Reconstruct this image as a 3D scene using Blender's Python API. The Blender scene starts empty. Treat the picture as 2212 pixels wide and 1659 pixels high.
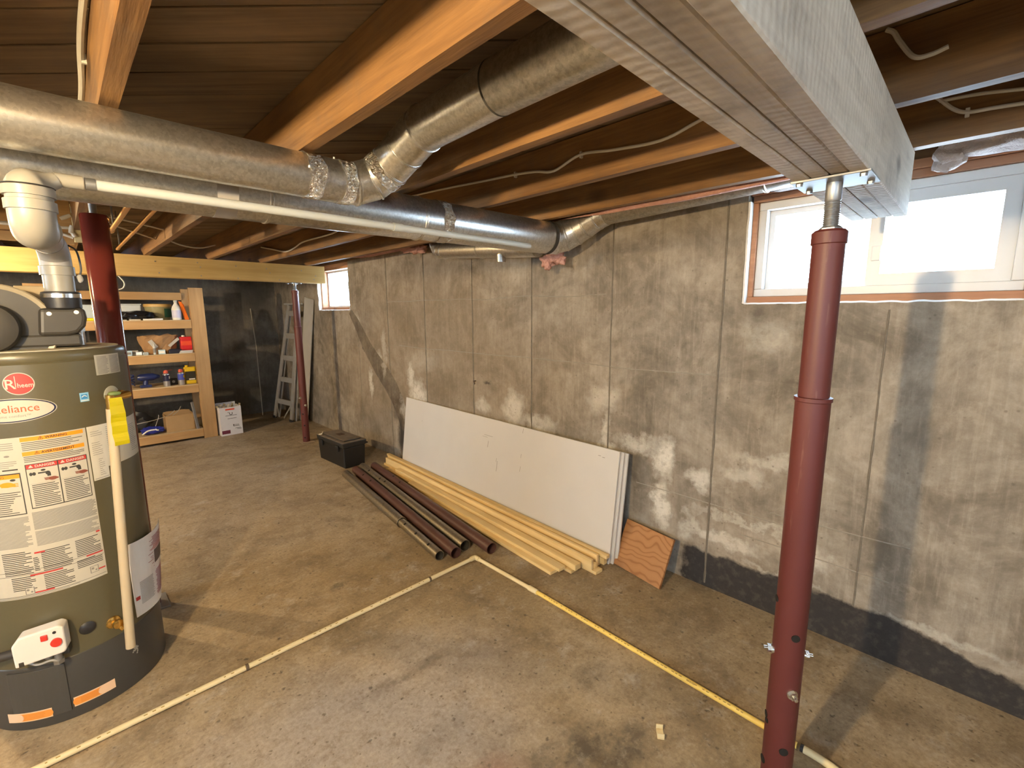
import bpy, bmesh, math, random
from mathutils import Matrix, Vector, noise as mnoise
rnd = random.Random(7)
S = bpy.context.scene
COL = S.collection
PI = math.pi
R_ = math.radians

# ------------------------------------------------------------------ camera
YAW, PITCH, ROLL, FPX, EYE = R_(44.508), R_(9.022), R_(-0.281), 986.74, 1.5
cd = bpy.data.cameras.new('camera')
cam = bpy.data.objects.new('camera', cd)
COL.objects.link(cam)
fh = Vector((math.sin(YAW), math.cos(YAW), 0)); rh = Vector((math.cos(YAW), -math.sin(YAW), 0)); up = Vector((0, 0, 1))
fw = fh*math.cos(PITCH) - up*math.sin(PITCH)
u0 = up*math.cos(PITCH) + fh*math.sin(PITCH)
rr = rh*math.cos(ROLL) + u0*math.sin(ROLL)
uu = u0*math.cos(ROLL) - rh*math.sin(ROLL)
m = Matrix.Identity(4)
for i in range(3):
    m[i][0] = rr[i]; m[i][1] = uu[i]; m[i][2] = -fw[i]
m.translation = (0, 0, EYE)
cam.matrix_world = m
cd.sensor_fit = 'HORIZONTAL'; cd.sensor_width = 36.0
cd.lens = FPX/2212*36.0
cd.clip_start = 0.02; cd.clip_end = 200
S.camera = cam

# ------------------------------------------------------------------ sky (even white overcast), exposure
w = bpy.data.worlds.new('overcast_sky'); S.world = w; w.use_nodes = True
bg = w.node_tree.nodes['Background']
bg.inputs[0].default_value = (0.62, 0.80, 1.0, 1); bg.inputs[1].default_value = 11.5
S.view_settings.view_transform = 'Standard'
S.view_settings.look = 'None'
S.view_settings.gamma = 1.0
S.view_settings.use_curve_mapping = False
S.view_settings.exposure = 1.32
BULB_COL = (1.0, 0.74, 0.40)
BULBS = [((-0.80, 0.59, 1.82), 84.0), ((-1.1, 4.80, 1.82), 84.0), ((0.1, -2.2, 1.80), 18.0), ((-0.62, 3.1, 1.86), 6.0)]   # bare bulbs on the joists, position and watts; the third an added fill

# ------------------------------------------------------------------ helpers
WM = {}
def setp(o, label=None, cat=None, group=None, kind=None):
    if label: o['label'] = label
    if cat: o['category'] = cat
    if group: o['group'] = group
    if kind: o['kind'] = kind
    return o

def thing(name, label, cat, loc=(0, 0, 0), rz=0.0, group=None, mat=None, kind=None):
    o = bpy.data.objects.new(name, None); COL.objects.link(o)
    o.empty_display_size = 0.05
    M4 = mat if mat is not None else Matrix.Translation(loc) @ Matrix.Rotation(rz, 4, 'Z')
    o.matrix_world = M4
    WM[o.name] = M4.copy()
    return setp(o, label, cat, group, kind)

def mk(name, bm, mat, parent=None, smooth=False, bev=0.0, seg=2, local=False, kind=None, label=None, cat=None, group=None, origin=None, auto=None):
    """bmesh (world coordinates, or the thing's own when local) -> ONE mesh object"""
    bmesh.ops.recalc_face_normals(bm, faces=bm.faces)
    if bev > 0:
        es = [e for e in bm.edges if len(e.link_faces) == 2 and e.calc_face_angle(0) > 0.6]
        bmesh.ops.bevel(bm, geom=es, offset=bev, segments=seg, affect='EDGES', clamp_overlap=True, profile=0.5)
    me = bpy.data.meshes.new(name)
    o = bpy.data.objects.new(name, me)
    COL.objects.link(o)
    if parent is not None:
        M4 = WM[parent.name]
        if not local:
            bm.transform(M4.inverted())
        o.parent = parent
        WM[o.name] = M4
    else:
        if origin is None:
            xs = [v.co for v in bm.verts]
            origin = Vector(((min(v.x for v in xs)+max(v.x for v in xs))/2, (min(v.y for v in xs)+max(v.y for v in xs))/2, min(v.z for v in xs)))
        M4 = Matrix.Translation(origin)
        bm.transform(M4.inverted())
        o.location = origin
        WM[o.name] = M4
    if smooth:
        for f in bm.faces: f.smooth = True
    bm.to_mesh(me); bm.free()
    if smooth and auto is None:
        try: me.set_sharp_from_angle(angle=R_(40))
        except Exception: pass
    for mm in (mat if isinstance(mat, (list, tuple)) else [mat]):
        me.materials.append(mm)
    return setp(o, label, cat, group, kind)

def dup(root, mat4, label=None, group=None):
    r = root.copy(); COL.objects.link(r); r.matrix_world = mat4
    WM[r.name] = mat4.copy()
    if label: r['label'] = label
    if group: r['group'] = group
    for ch in list(root.children):
        c = ch.copy(); COL.objects.link(c); c.parent = r; WM[c.name] = mat4
        for g in list(ch.children):
            d = g.copy(); COL.objects.link(d); d.parent = c; WM[d.name] = mat4
    return r

def B(): return bmesh.new()

def box(bm, x0, x1, y0, y1, z0, z1, mi=0):
    v = [bm.verts.new(p) for p in ((x0,y0,z0),(x1,y0,z0),(x1,y1,z0),(x0,y1,z0),(x0,y0,z1),(x1,y0,z1),(x1,y1,z1),(x0,y1,z1))]
    for q in ((3,2,1,0),(4,5,6,7),(0,1,5,4),(1,2,6,5),(2,3,7,6),(3,0,4,7)):
        f = bm.faces.new([v[i] for i in q]); f.material_index = mi
    return bm

def obox(bm, M4, sx, sy, sz, mi=0):
    """box 0..sx,0..sy,0..sz under a matrix"""
    n0 = len(bm.verts)
    box(bm, 0, sx, 0, sy, 0, sz, mi)
    bm.verts.ensure_lookup_table()
    for v in bm.verts[n0:]: v.co = M4 @ v.co
    return bm

def frame(d, hint=None):
    d = Vector(d).normalized()
    h = Vector(hint) if hint is not None else (Vector((0,0,1)) if abs(d.z) < .9 else Vector((1,0,0)))
    a = d.cross(h).normalized(); b = d.cross(a).normalized()
    return a, b

def tube(bm, pts, rad, n=20, cap=True, mi=0, close=False):
    """sweep a circle along a polyline with parallel transport"""
    pts = [Vector(p) for p in pts]
    rads = rad if isinstance(rad, (list, tuple)) else [rad]*len(pts)
    rings = []; a = None
    for i, p in enumerate(pts):
        if i == 0: d = pts[1]-p
        elif i == len(pts)-1: d = p-pts[i-1]
        else: d = (pts[i+1]-p).normalized() + (p-pts[i-1]).normalized()
        d.normalize()
        if a is None: a, b = frame(d)
        else:
            a = (a - d*a.dot(d)).normalized(); b = d.cross(a).normalized()
        if i == 0: b = d.cross(a).normalized()
        rings.append([bm.verts.new(p + (a*math.cos(2*PI*k/n) + b*math.sin(2*PI*k/n))*rads[i]) for k in range(n)])
    for i in range(len(rings)-1):
        for k in range(n):
            f = bm.faces.new((rings[i][k], rings[i][(k+1)%n], rings[i+1][(k+1)%n], rings[i+1][k])); f.material_index = mi
    if cap:
        bm.faces.new(list(reversed(rings[0]))).material_index = mi
        bm.faces.new(rings[-1]).material_index = mi
    return bm

def pipe(bm, p0, p1, r0, r1, n=24, mi=0):
    """hollow straight pipe"""
    p0, p1 = Vector(p0), Vector(p1); d = (p1-p0).normalized(); a, b = frame(d)
    R4 = []
    for p, r in ((p0, r0), (p1, r0), (p1, r1), (p0, r1)):
        R4.append([bm.verts.new(p + (a*math.cos(2*PI*k/n)+b*math.sin(2*PI*k/n))*r) for k in range(n)])
    for i in range(4):
        j = (i+1) % 4
        for k in range(n):
            bm.faces.new((R4[i][k], R4[i][(k+1)%n], R4[j][(k+1)%n], R4[j][k])).material_index = mi
    return bm

def lathe(bm, prof, c=(0,0,0), axis=(0,0,1), n=32, mi=0, a0=0, a1=2*PI):
    """profile of (radius, height) about an axis"""
    c = Vector(c); ax = Vector(axis).normalized(); a, b = frame(ax)
    full = abs(a1-a0-2*PI) < 1e-6
    rings = []
    for r, h in prof:
        if r < 1e-6: rings.append([bm.verts.new(c+ax*h)])
        else: rings.append([bm.verts.new(c+ax*h+(a*math.cos(a0+(a1-a0)*k/n)+b*math.sin(a0+(a1-a0)*k/n))*r) for k in range(n if full else n+1)])
    for i in range(len(rings)-1):
        A, Bq = rings[i], rings[i+1]
        K = max(len(A), len(Bq))
        for k in range(K if full else K-1):
            k2 = (k+1) % K
            if len(A) == 1 and len(Bq) == 1: continue
            if len(A) == 1: f = bm.faces.new((A[0], Bq[k2], Bq[k]))
            elif len(Bq) == 1: f = bm.faces.new((A[k], A[k2], Bq[0]))
            else: f = bm.faces.new((A[k], A[k2], Bq[k2], Bq[k]))
            f.material_index = mi
    return bm

def arc(c, p_start, axis, ang, n=8):
    """points on an arc about axis through c"""
    c = Vector(c); v = Vector(p_start)-c
    return [c + Matrix.Rotation(ang*i/n, 3, Vector(axis)) @ v for i in range(n+1)]

def prism(bm, poly, z0, z1, M4=None, mi=0):
    lo = [bm.verts.new((x, y, z0)) for x, y in poly]; hi = [bm.verts.new((x, y, z1)) for x, y in poly]
    bm.faces.new(list(reversed(lo))).material_index = mi; bm.faces.new(hi).material_index = mi
    n = len(poly)
    for i in range(n):
        bm.faces.new((lo[i], lo[(i+1)%n], hi[(i+1)%n], hi[i])).material_index = mi
    if M4 is not None:
        for v in lo+hi: v.co = M4 @ v.co
    return bm

def smoothpath(pts, n=6):
    """Catmull-Rom"""
    P = [Vector(p) for p in pts]; P = [P[0]*2-P[1]] + P + [P[-1]*2-P[-2]]
    out = []
    for i in range(1, len(P)-2):
        for k in range(n):
            t = k/n
            out.append(0.5*((2*P[i]) + (P[i+1]-P[i-1])*t + (2*P[i-1]-5*P[i]+4*P[i+1]-P[i+2])*t*t + (3*P[i]-P[i-1]-3*P[i+1]+P[i+2])*t**3))
    out.append(P[-2]); return out

def clump(bm, c, s, seed=0, amp=.35, freq=3.0, sub=3, zmin=None):
    """lumpy soft blob"""
    r = bmesh.ops.create_icosphere(bm, subdivisions=sub, radius=1.0)
    off = Vector((seed*3.1, seed*1.7, seed*2.3))
    for v in r['verts']:
        n = v.co.normalized()
        k = 1 + amp*mnoise.noise(n*freq*.5+off)*1.6 + amp*.5*mnoise.noise(n*freq*2+off)
        v.co = Vector((n.x*s[0]*k+c[0], n.y*s[1]*k+c[1], n.z*s[2]*k+c[2]))
        if zmin is not None: v.co.z = max(v.co.z, zmin)
    return bm

_tc = {}
def textmesh(s, size, align='CENTER', bold=0.0):
    """list of polygons (lists of (x, y)) of a line of text"""
    cu = bpy.data.curves.new('t', 'FONT'); cu.body = s; cu.size = size; cu.align_x = align; cu.align_y = 'CENTER'
    cu.resolution_u = 2; cu.offset = bold
    ob = bpy.data.objects.new('t', cu); COL.objects.link(ob)
    dg = bpy.context.evaluated_depsgraph_get()
    me = bpy.data.meshes.new_from_object(ob.evaluated_get(dg))
    vs = [v.co.copy() for v in me.vertices]; fs = [list(p.vertices) for p in me.polygons]
    bpy.data.objects.remove(ob); bpy.data.meshes.remove(me); bpy.data.curves.remove(cu)
    return vs, fs

def addtext(bm, s, size, fn, align='CENTER', bold=0.0, mi=0, sx=1.0):
    vs, fs = textmesh(s, size, align, bold)
    nv = [bm.verts.new(fn(v.x*sx, v.y)) for v in vs]
    for f in fs:
        try: bm.faces.new([nv[i] for i in f]).material_index = mi
        except ValueError: pass

# ------------------------------------------------------------------ materials
def newmat(name):
    m_ = bpy.data.materials.new(name); m_.use_nodes = True
    nt = m_.node_tree
    return m_, nt, nt.nodes['Principled BSDF']
def nd(nt, typ, ins=None, **props):
    n = nt.nodes.new(typ)
    for k, v in props.items(): setattr(n, k, v)
    for k, v in (ins or {}).items():
        s = n.inputs[k]
        if hasattr(v, 'is_output'): nt.links.new(v, s)
        else:
            try: s.default_value = v
            except Exception: s.default_value = (*v, 1)
    return n
def rgb(c): return (c[0], c[1], c[2], 1)
def mixc(nt, fac, a, b, mode='MIX'):
    n = nt.nodes.new('ShaderNodeMix'); n.data_type = 'RGBA'; n.blend_type = mode
    for idx, v in ((0, fac), (6, a), (7, b)):
        if hasattr(v, 'is_output'): nt.links.new(v, n.inputs[idx])
        elif idx == 0: n.inputs[0].default_value = v
        else: n.inputs[idx].default_value = rgb(v)
    return n.outputs[2]
def math_(nt, op, a, b=None, c=None, clamp=False):
    n = nt.nodes.new('ShaderNodeMath'); n.operation = op; n.use_clamp = clamp
    for i, v in enumerate((a, b, c)):
        if v is None: continue
        if hasattr(v, 'is_output'): nt.links.new(v, n.inputs[i])
        else: n.inputs[i].default_value = v
    return n.outputs[0]
def ramp(nt, fac, stops):
    n = nt.nodes.new('ShaderNodeValToRGB'); nt.links.new(fac, n.inputs[0])
    e = n.color_ramp.elements
    while len(e) < len(stops): e.new(.5)
    for i, (p, c) in enumerate(stops):
        e[i].position = p; e[i].color = rgb(c) if isinstance(c, (tuple, list)) else (c, c, c, 1)
    return n.outputs[0]
def objco(nt, scale=(1,1,1), loc=(0,0,0), rot=(0,0,0)):
    t = nt.nodes.new('ShaderNodeTexCoord')
    return nd(nt, 'ShaderNodeMapping', {'Vector': t.outputs['Object'], 'Scale': scale, 'Location': loc, 'Rotation': rot}).outputs[0]
def noi(nt, vec, scale, detail=4, rough=.55, dist=0.0):
    return nd(nt, 'ShaderNodeTexNoise', {'Vector': vec, 'Scale': scale, 'Detail': detail, 'Roughness': rough, 'Distortion': dist}).outputs[0]
def bump(nt, bsdf, h, strength=.3, dist=.01):
    b = nd(nt, 'ShaderNodeBump', {'Height': h, 'Strength': strength, 'Distance': dist})
    nt.links.new(b.outputs[0], bsdf.inputs['Normal'])

def plain(name, col, rough=.5, metal=0.0, var=.08, nscale=30, bstr=0.0, spec=None, trans=None):
    m_, nt, bs = newmat(name)
    v = objco(nt)
    f = noi(nt, v, nscale, 3)
    c = mixc(nt, f, tuple(x*(1-var) for x in col), tuple(min(1, x*(1+var)) for x in col))
    nt.links.new(c, bs.inputs['Base Color'])
    bs.inputs['Roughness'].default_value = rough; bs.inputs['Metallic'].default_value = metal
    if spec is not None: bs.inputs['Specular IOR Level'].default_value = spec
    if bstr: bump(nt, bs, f, bstr, .004)
    return m_

def wood(name, dark, light, axis='y', rough=.75, grain=14.0, bstr=.25, knots=.0, saw=False, dirt=0.0):
    m_, nt, bs = newmat(name)
    st = {'x': (.06,1,1), 'y': (1,.06,1), 'z': (1,1,.06)}[axis]
    oi = nt.nodes.new('ShaderNodeObjectInfo')
    t = nt.nodes.new('ShaderNodeTexCoord')
    sh = nd(nt, 'ShaderNodeVectorMath', {0: t.outputs['Object']}, operation='ADD')
    cmb = nd(nt, 'ShaderNodeCombineXYZ', {0: math_(nt, 'MULTIPLY', oi.outputs['Random'], 13.0), 1: math_(nt, 'MULTIPLY', oi.outputs['Random'], 29.0), 2: math_(nt, 'MULTIPLY', oi.outputs['Random'], 7.0)})
    nt.links.new(cmb.outputs[0], sh.inputs[1])
    v = nd(nt, 'ShaderNodeMapping', {'Vector': sh.outputs[0], 'Scale': st}).outputs[0]
    n1 = noi(nt, v, grain, 5, .6, .6)
    n2 = noi(nt, v, grain*7, 3, .6)
    f = math_(nt, 'ADD', math_(nt, 'MULTIPLY', n1, .72), math_(nt, 'MULTIPLY', n2, .28))
    f = ramp(nt, f, [(.36, 0.0), (.62, 1.0)])
    c = mixc(nt, f, dark, light)
    big = noi(nt, sh.outputs[0], 3.0, 2)
    c = mixc(nt, math_(nt, 'MULTIPLY', ramp(nt, big, [(.4, 0.0), (.7, 1.0)]), .35), c, tuple(x*.8 for x in dark))
    # each piece a shade of its own
    hv = nd(nt, 'ShaderNodeHueSaturation', {'Color': c, 'Value': math_(nt, 'ADD', .86, math_(nt, 'MULTIPLY', oi.outputs['Random'], .28))})
    c = hv.outputs[0]
    if knots:
        st2 = {'x': (.45,1,1), 'y': (1,.45,1), 'z': (1,1,.45)}[axis]
        v2 = nd(nt, 'ShaderNodeMapping', {'Vector': sh.outputs[0], 'Scale': st2}).outputs[0]
        vo = nd(nt, 'ShaderNodeTexVoronoi', {'Vector': v2, 'Scale': knots})
        k = ramp(nt, vo.outputs['Distance'], [(.05, 1.0), (.13, 0.0)])
        c = mixc(nt, math_(nt, 'MULTIPLY', k, .8), c, tuple(x*.45 for x in dark))
    if dirt:
        dn = noi(nt, sh.outputs[0], 9.0, 5, .65)
        c = mixc(nt, math_(nt, 'MULTIPLY', ramp(nt, dn, [(.5, 0.0), (.72, 1.0)]), dirt), c, (.10,.085,.07))
    nt.links.new(c, bs.inputs['Base Color'])
    bs.inputs['Roughness'].default_value = rough
    h = n2
    if saw:
        wv = nd(nt, 'ShaderNodeTexWave', {'Vector': objco(nt, rot=(0,0,R_(-14))), 'Scale': 14.0, 'Distortion': 3.0, 'Detail': 3.0, 'Detail Scale': 2.0}, bands_direction='X')
        h = math_(nt, 'ADD', math_(nt, 'MULTIPLY', wv.outputs[1], .7), math_(nt, 'MULTIPLY', n2, .5))
    bump(nt, bs, h, bstr, .003)
    return m_

def galv(name, dirty=.5, rough=.36, tint=(.68,.68,.66)):
    m_, nt, bs = newmat(name)
    v = objco(nt)
    vo = nd(nt, 'ShaderNodeTexVoronoi', {'Vector': v, 'Scale': 150.0})
    n1 = noi(nt, v, 48.0, 6, .7)
    n2 = noi(nt, v, 3.0, 3)
    c = mixc(nt, vo.outputs['Color'], tuple(x*.82 for x in tint), tuple(min(1, x*1.12) for x in tint))
    nt.nodes[-1]
    f = math_(nt, 'MULTIPLY', ramp(nt, n1, [(.46, 0.0), (.66, 1.0)]), dirty)
    f = math_(nt, 'MULTIPLY', f, ramp(nt, n2, [(.35, .6), (.65, 1.0)]))
    c = mixc(nt, f, c, (.20,.185,.16))
    nt.links.new(c, bs.inputs['Base Color'])
    bs.inputs['Metallic'].default_value = .94
    nt.links.new(math_(nt, 'ADD', rough, math_(nt, 'MULTIPLY', n1, .14)), bs.inputs['Roughness'])
    bump(nt, bs, n2, .05, .01)
    return m_

def blobs(nt, co, lst):
    """max of soft elliptical patches given in object coordinates: (c, r, edge)"""
    out = None
    for c, r, s in lst:
        d = nd(nt, 'ShaderNodeVectorMath', {0: co, 1: c}, operation='SUBTRACT').outputs[0]
        d = nd(nt, 'ShaderNodeVectorMath', {0: d, 1: tuple(0 if q == 0 else 1/q for q in r)}, operation='MULTIPLY').outputs[0]
        l = nd(nt, 'ShaderNodeVectorMath', {0: d}, operation='LENGTH').outputs['Value']
        k = nd(nt, 'ShaderNodeMapRange', {'Value': l, 'From Min': .45, 'From Max': 1.15, 'To Min': s, 'To Max': 0.0}).outputs[0]
        out = k if out is None else math_(nt, 'MAXIMUM', out, k)
    return out
def wob(nt, co, scale, amt, detail=5):
    n = nd(nt, 'ShaderNodeTexNoise', {'Vector': co, 'Scale': scale, 'Detail': detail, 'Roughness': .65}).outputs['Color']
    n = nd(nt, 'ShaderNodeVectorMath', {0: n, 1: (.5,.5,.5)}, operation='SUBTRACT').outputs[0]
    n = nd(nt, 'ShaderNodeVectorMath', {0: n, 1: (amt,amt,amt)}, operation='MULTIPLY').outputs[0]
    return nd(nt, 'ShaderNodeVectorMath', {0: co, 1: n}, operation='ADD').outputs[0]

def concrete_wall(name, c0, c1, white, dark, panels=True, tar=False, brown=None):
    m_, nt, bs = newmat(name)
    co = objco(nt)
    sep = nd(nt, 'ShaderNodeSeparateXYZ', {0: co})
    X, Y, Z = sep.outputs
    streak = noi(nt, objco(nt, (9, 9, .9)), 3.0, 6, .65)
    mott = noi(nt, co, 2.6, 8, .68, .5)
    fine = noi(nt, co, 45.0, 5, .7)
    c = mixc(nt, ramp(nt, mott, [(.36, 0.0), (.64, 1.0)]), c0, c1)
    c = mixc(nt, math_(nt, 'MULTIPLY', ramp(nt, streak, [(.45, 0.0), (.72, 1.0)]), .28), c, tuple(x*.62 for x in c0))
    st2 = noi(nt, objco(nt, (16, 16, 1.4), (3, 1, 2)), 2.6, 6, .7)
    c = mixc(nt, math_(nt, 'MULTIPLY', ramp(nt, st2, [(.52, 0.0), (.74, 1.0)]), .3), c, tuple(min(1, x*1.45) for x in c1))
    mid_ = noi(nt, co, 13.0, 7, .72)
    c = mixc(nt, math_(nt, 'MULTIPLY', ramp(nt, mid_, [(.50, 0.0), (.66, 1.0)]), .3), c, tuple(x*.6 for x in c0))
    c = mixc(nt, math_(nt, 'MULTIPLY', ramp(nt, mid_, [(.36, 1.0), (.47, 0.0)]), .25), c, tuple(min(1, x*1.25) for x in c1))
    if panels:
        col = math_(nt, 'FLOOR', math_(nt, 'DIVIDE', math_(nt, 'SUBTRACT', Y, .26), .655))
        row = math_(nt, 'ADD', math_(nt, 'ADD', math_(nt, 'GREATER_THAN', Z, .485), math_(nt, 'GREATER_THAN', Z, 1.165)), math_(nt, 'GREATER_THAN', Z, 1.6))
        wn = nd(nt, 'ShaderNodeTexWhiteNoise', {0: nd(nt, 'ShaderNodeCombineXYZ', {0: col, 1: row, 2: 3.0}).outputs[0]}, noise_dimensions='3D').outputs[0]
        c = nd(nt, 'ShaderNodeHueSaturation', {'Color': c, 'Value': math_(nt, 'ADD', .85, math_(nt, 'MULTIPLY', wn, .28))}).outputs[0]
    if brown:
        c = mixc(nt, blobs(nt, wob(nt, co, 3.0, .35), brown), c, (.235,.17,.10))
    w1 = wob(nt, co, 7.0, .20)
    if dark:
        c = mixc(nt, blobs(nt, w1, dark), c, (.05,.045,.04))
    if white:
        wm = math_(nt, 'MULTIPLY', blobs(nt, wob(nt, co, 9.0, .22, 7), white), ramp(nt, noi(nt, co, 24, 5, .7), [(.30, .35), (.50, 1.0)]))
        c = mixc(nt, wm, c, (.74,.70,.62))
    pits = nd(nt, 'ShaderNodeTexVoronoi', {'Vector': co, 'Scale': 16.0}).outputs['Distance']
    c = mixc(nt, math_(nt, 'MULTIPLY', ramp(nt, pits, [(.045, 1.0), (.10, 0.0)]), .5), c, (.12,.10,.08))
    if tar:
        tn = math_(nt, 'MULTIPLY', math_(nt, 'SUBTRACT', noi(nt, co, 9.0, 5, .6), .5), .10)
        top = nd(nt, 'ShaderNodeMapRange', {'Value': Y, 'From Min': -.45, 'From Max': .15, 'To Min': .10, 'To Max': .205}).outputs[0]
        zz = math_(nt, 'ADD', Z, tn)
        t1 = nd(nt, 'ShaderNodeMapRange', {'Value': math_(nt, 'SUBTRACT', zz, top), 'From Min': -.012, 'From Max': .006, 'To Min': 1.0, 'To Max': 0.0}).outputs[0]
        t2 = nd(nt, 'ShaderNodeMapRange', {'Value': math_(nt, 'ADD', Y, math_(nt, 'MULTIPLY', tn, 2.2)), 'From Min': 1.03, 'From Max': 1.07, 'To Min': 1.0, 'To Max': 0.0}).outputs[0]
        t = math_(nt, 'MULTIPLY', math_(nt, 'MULTIPLY', t1, t2), ramp(nt, noi(nt, co, 30, 4), [(.3, .86), (.5, .98)]))
        c = mixc(nt, t, c, (.022,.021,.024))
    c = mixc(nt, math_(nt, 'MULTIPLY', fine, .35), c, tuple(x*.55 for x in c0))
    nt.links.new(c, bs.inputs['Base Color'])
    bs.inputs['Roughness'].default_value = .88
    bs.inputs['Specular IOR Level'].default_value = .25
    h = math_(nt, 'ADD', math_(nt, 'MULTIPLY', fine, .5), math_(nt, 'ADD', math_(nt, 'MULTIPLY', streak, .25), math_(nt, 'MULTIPLY', mott, 1.0)))
    bump(nt, bs, h, .45, .012)
    return m_

def concrete_floor():
    m_, nt, bs = newmat('concrete_floor')
    co = objco(nt)
    big = noi(nt, co, .75, 5, .6, .5)
    mid = noi(nt, co, 4.0, 6, .65, .3)
    fine = noi(nt, co, 60.0, 5, .7)
    c = mixc(nt, ramp(nt, big, [(.35, 0.0), (.65, 1.0)]), (.295,.215,.115), (.455,.36,.24))
    c = mixc(nt, math_(nt, 'MULTIPLY', ramp(nt, mid, [(.47, 0.0), (.66, 1.0)]), .65), c, (.155,.11,.062))
    c = mixc(nt, math_(nt, 'MULTIPLY', ramp(nt, noi(nt, objco(nt, loc=(5, 3, 1)), 5.5, 6, .7), [(.58, 0.0), (.72, 1.0)]), .5), c, (.56,.51,.45))
    # cool daylight on the floor, painted in as greyer patches
    c = mixc(nt, blobs(nt, wob(nt, co, 1.6, .7), [((.55, 1.35, 0), (.75, .55, 0), .75), ((1.0, 4.6, 0), (.9, 1.6, 0), .25), ((1.0, 6.6, 0), (1.0, .5, 0), .45)]), c, (.40,.355,.32))
    w1 = wob(nt, co, 11.0, .16, 6)
    dk = blobs(nt, w1, [((1.13, .80, 0), (.13, .10, 0), .8), ((1.25, .70, 0), (.16, .09, 0), .7), ((1.0, .88, 0), (.10, .07, 0), .6), ((1.42, .98, 0), (.10, .07, 0), .45),
                        ((.93, 1.52, 0), (.30, .035, 0), .45), ((.80, 1.20, 0), (.12, .06, 0), .35), ((1.7, 4.9, 0), (.3, .2, 0), .3), ((1.6, 5.9, 0), (.5, .3, 0), .3), ((.95, 2.33, 0), (.05, .03, 0), .7),
                        ((1.9, .8, 0), (.2, .25, 0), .3), ((2.1, 4.75, 0), (.3, .5, 0), .4), ((2.2, 6.6, 0), (.5, .8, 0), .45)])
    c = mixc(nt, math_(nt, 'MULTIPLY', dk, ramp(nt, noi(nt, co, 18, 4, .7), [(.35, .25), (.6, 1.0)])), c, (.06,.052,.04))
    c = mixc(nt, blobs(nt, wob(nt, co, 6, .1), [((.83, .93, 0), (.13, .10, 0), .55)]), c, (.27,.13,.085))
    pit = nd(nt, 'ShaderNodeTexVoronoi', {'Vector': wob(nt, co, 20, .04), 'Scale': 13.0}).outputs['Distance']
    c = mixc(nt, math_(nt, 'MULTIPLY', ramp(nt, pit, [(.05, 1.0), (.12, 0.0)]), .75), c, (.075,.06,.045))
    pit2 = nd(nt, 'ShaderNodeTexVoronoi', {'Vector': wob(nt, co, 20, .04), 'Scale': 34.0}).outputs['Distance']
    c = mixc(nt, math_(nt, 'MULTIPLY', ramp(nt, pit2, [(.07, 1.0), (.19, 0.0)]), .65), c, (.10,.075,.05))
    md2 = noi(nt, co, 15.0, 7, .72)
    c = mixc(nt, math_(nt, 'MULTIPLY', ramp(nt, md2, [(.51, 0.0), (.66, 1.0)]), .36), c, (.14,.10,.06))
    c = mixc(nt, math_(nt, 'MULTIPLY', ramp(nt, md2, [(.35, 1.0), (.46, 0.0)]), .3), c, (.50,.43,.34))
    c = mixc(nt, math_(nt, 'MULTIPLY', ramp(nt, fine, [(.35, 0.0), (.7, 1.0)]), .4), c, (.13,.10,.07))
    nt.links.new(c, bs.inputs['Base Color'])
    nt.links.new(math_(nt, 'ADD', .62, math_(nt, 'MULTIPLY', mid, .3)), bs.inputs['Roughness'])
    bs.inputs['Specular IOR Level'].default_value = .3
    h = math_(nt, 'ADD', math_(nt, 'MULTIPLY', mid, 1.0), math_(nt, 'ADD', math_(nt, 'MULTIPLY', fine, .35), math_(nt, 'MULTIPLY', ramp(nt, pit, [(.04, 0.0), (.14, 1.0)]), .5)))
    bump(nt, bs, h, .4, .012)
    return m_

XW, YF, ZW = 2.375, 7.52, 2.065      # window wall, far wall, top of the concrete
XL, YB = -3.0, -3.6
WHITE = [((XW,3.70,.70),(0,.15,.17),.95), ((XW,3.82,.88),(0,.07,.13),.8), ((XW,4.62,.72),(0,.045,.16),.75), ((XW,2.40,.78),(0,.12,.14),.75), ((XW,2.15,.70),(0,.2,.07),.6),
         ((XW,1.18,.67),(0,.075,.14),.95), ((XW,1.19,.385),(0,.055,.15),.95), ((XW,.976,.60),(0,.075,.07),.75), ((XW,.62,.76),(0,.22,.04),.5), ((XW,.75,.68),(0,.12,.05),.5), ((XW,1.6,.95),(0,.12,.10),.5),
         ((XW,1.57,.73),(0,.045,.14),.7), ((XW,1.35,.72),(0,.15,.06),.6), ((XW,.85,.30),(0,.22,.035),.6), ((XW,.72,.43),(0,.3,.02),.45), ((XW,.45,.36),(0,.12,.05),.6), ((XW,.0,.20),(0,.25,.03),.45), ((XW,.55,.22),(0,.2,.02),.4),
         ((XW,1.02,.32),(0,.05,.10),.5), ((XW,2.75,.75),(0,.1,.07),.5), ((XW,4.3,1.15),(0,.05,.22),.35), ((XW,4.45,1.0),(0,.10,.1),.45), ((XW,.70,1.38),(0,.14,.10),.35), ((XW,4.9,1.4),(0,.08,.1),.5), ((XW,3.6,1.05),(0,.3,.1),.2)]
DARK = [((XW,4.02,.22),(0,.085,.22),.85), ((XW,4.10,.55),(0,.09,.18),.55), ((XW,4.75,1.12),(0,.03,.04),.7), ((XW,.74,1.45),(0,.06,.08),.4), ((XW,6.3,.3),(0,.7,.35),.35), ((XW,2.70,.94),(0,.05,.02),.8)]
BROWN = [((XW,3.6,1.15),(0,1.7,.95),.5), ((XW,4.6,.7),(0,.9,.7),.45), ((XW,3.2,1.40),(0,.45,.28),.45), ((XW,4.75,.75),(0,.04,.3),.45), ((XW,5.0,.95),(0,.08,.14),.4), ((XW,2.6,1.35),(0,.3,.2),.3), ((XW,4.0,1.0),(0,.35,.25),.25)]
M_WALL = concrete_wall('concrete_wall', (.19,.16,.123), (.45,.39,.318), WHITE, DARK, True, True, BROWN)
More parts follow.
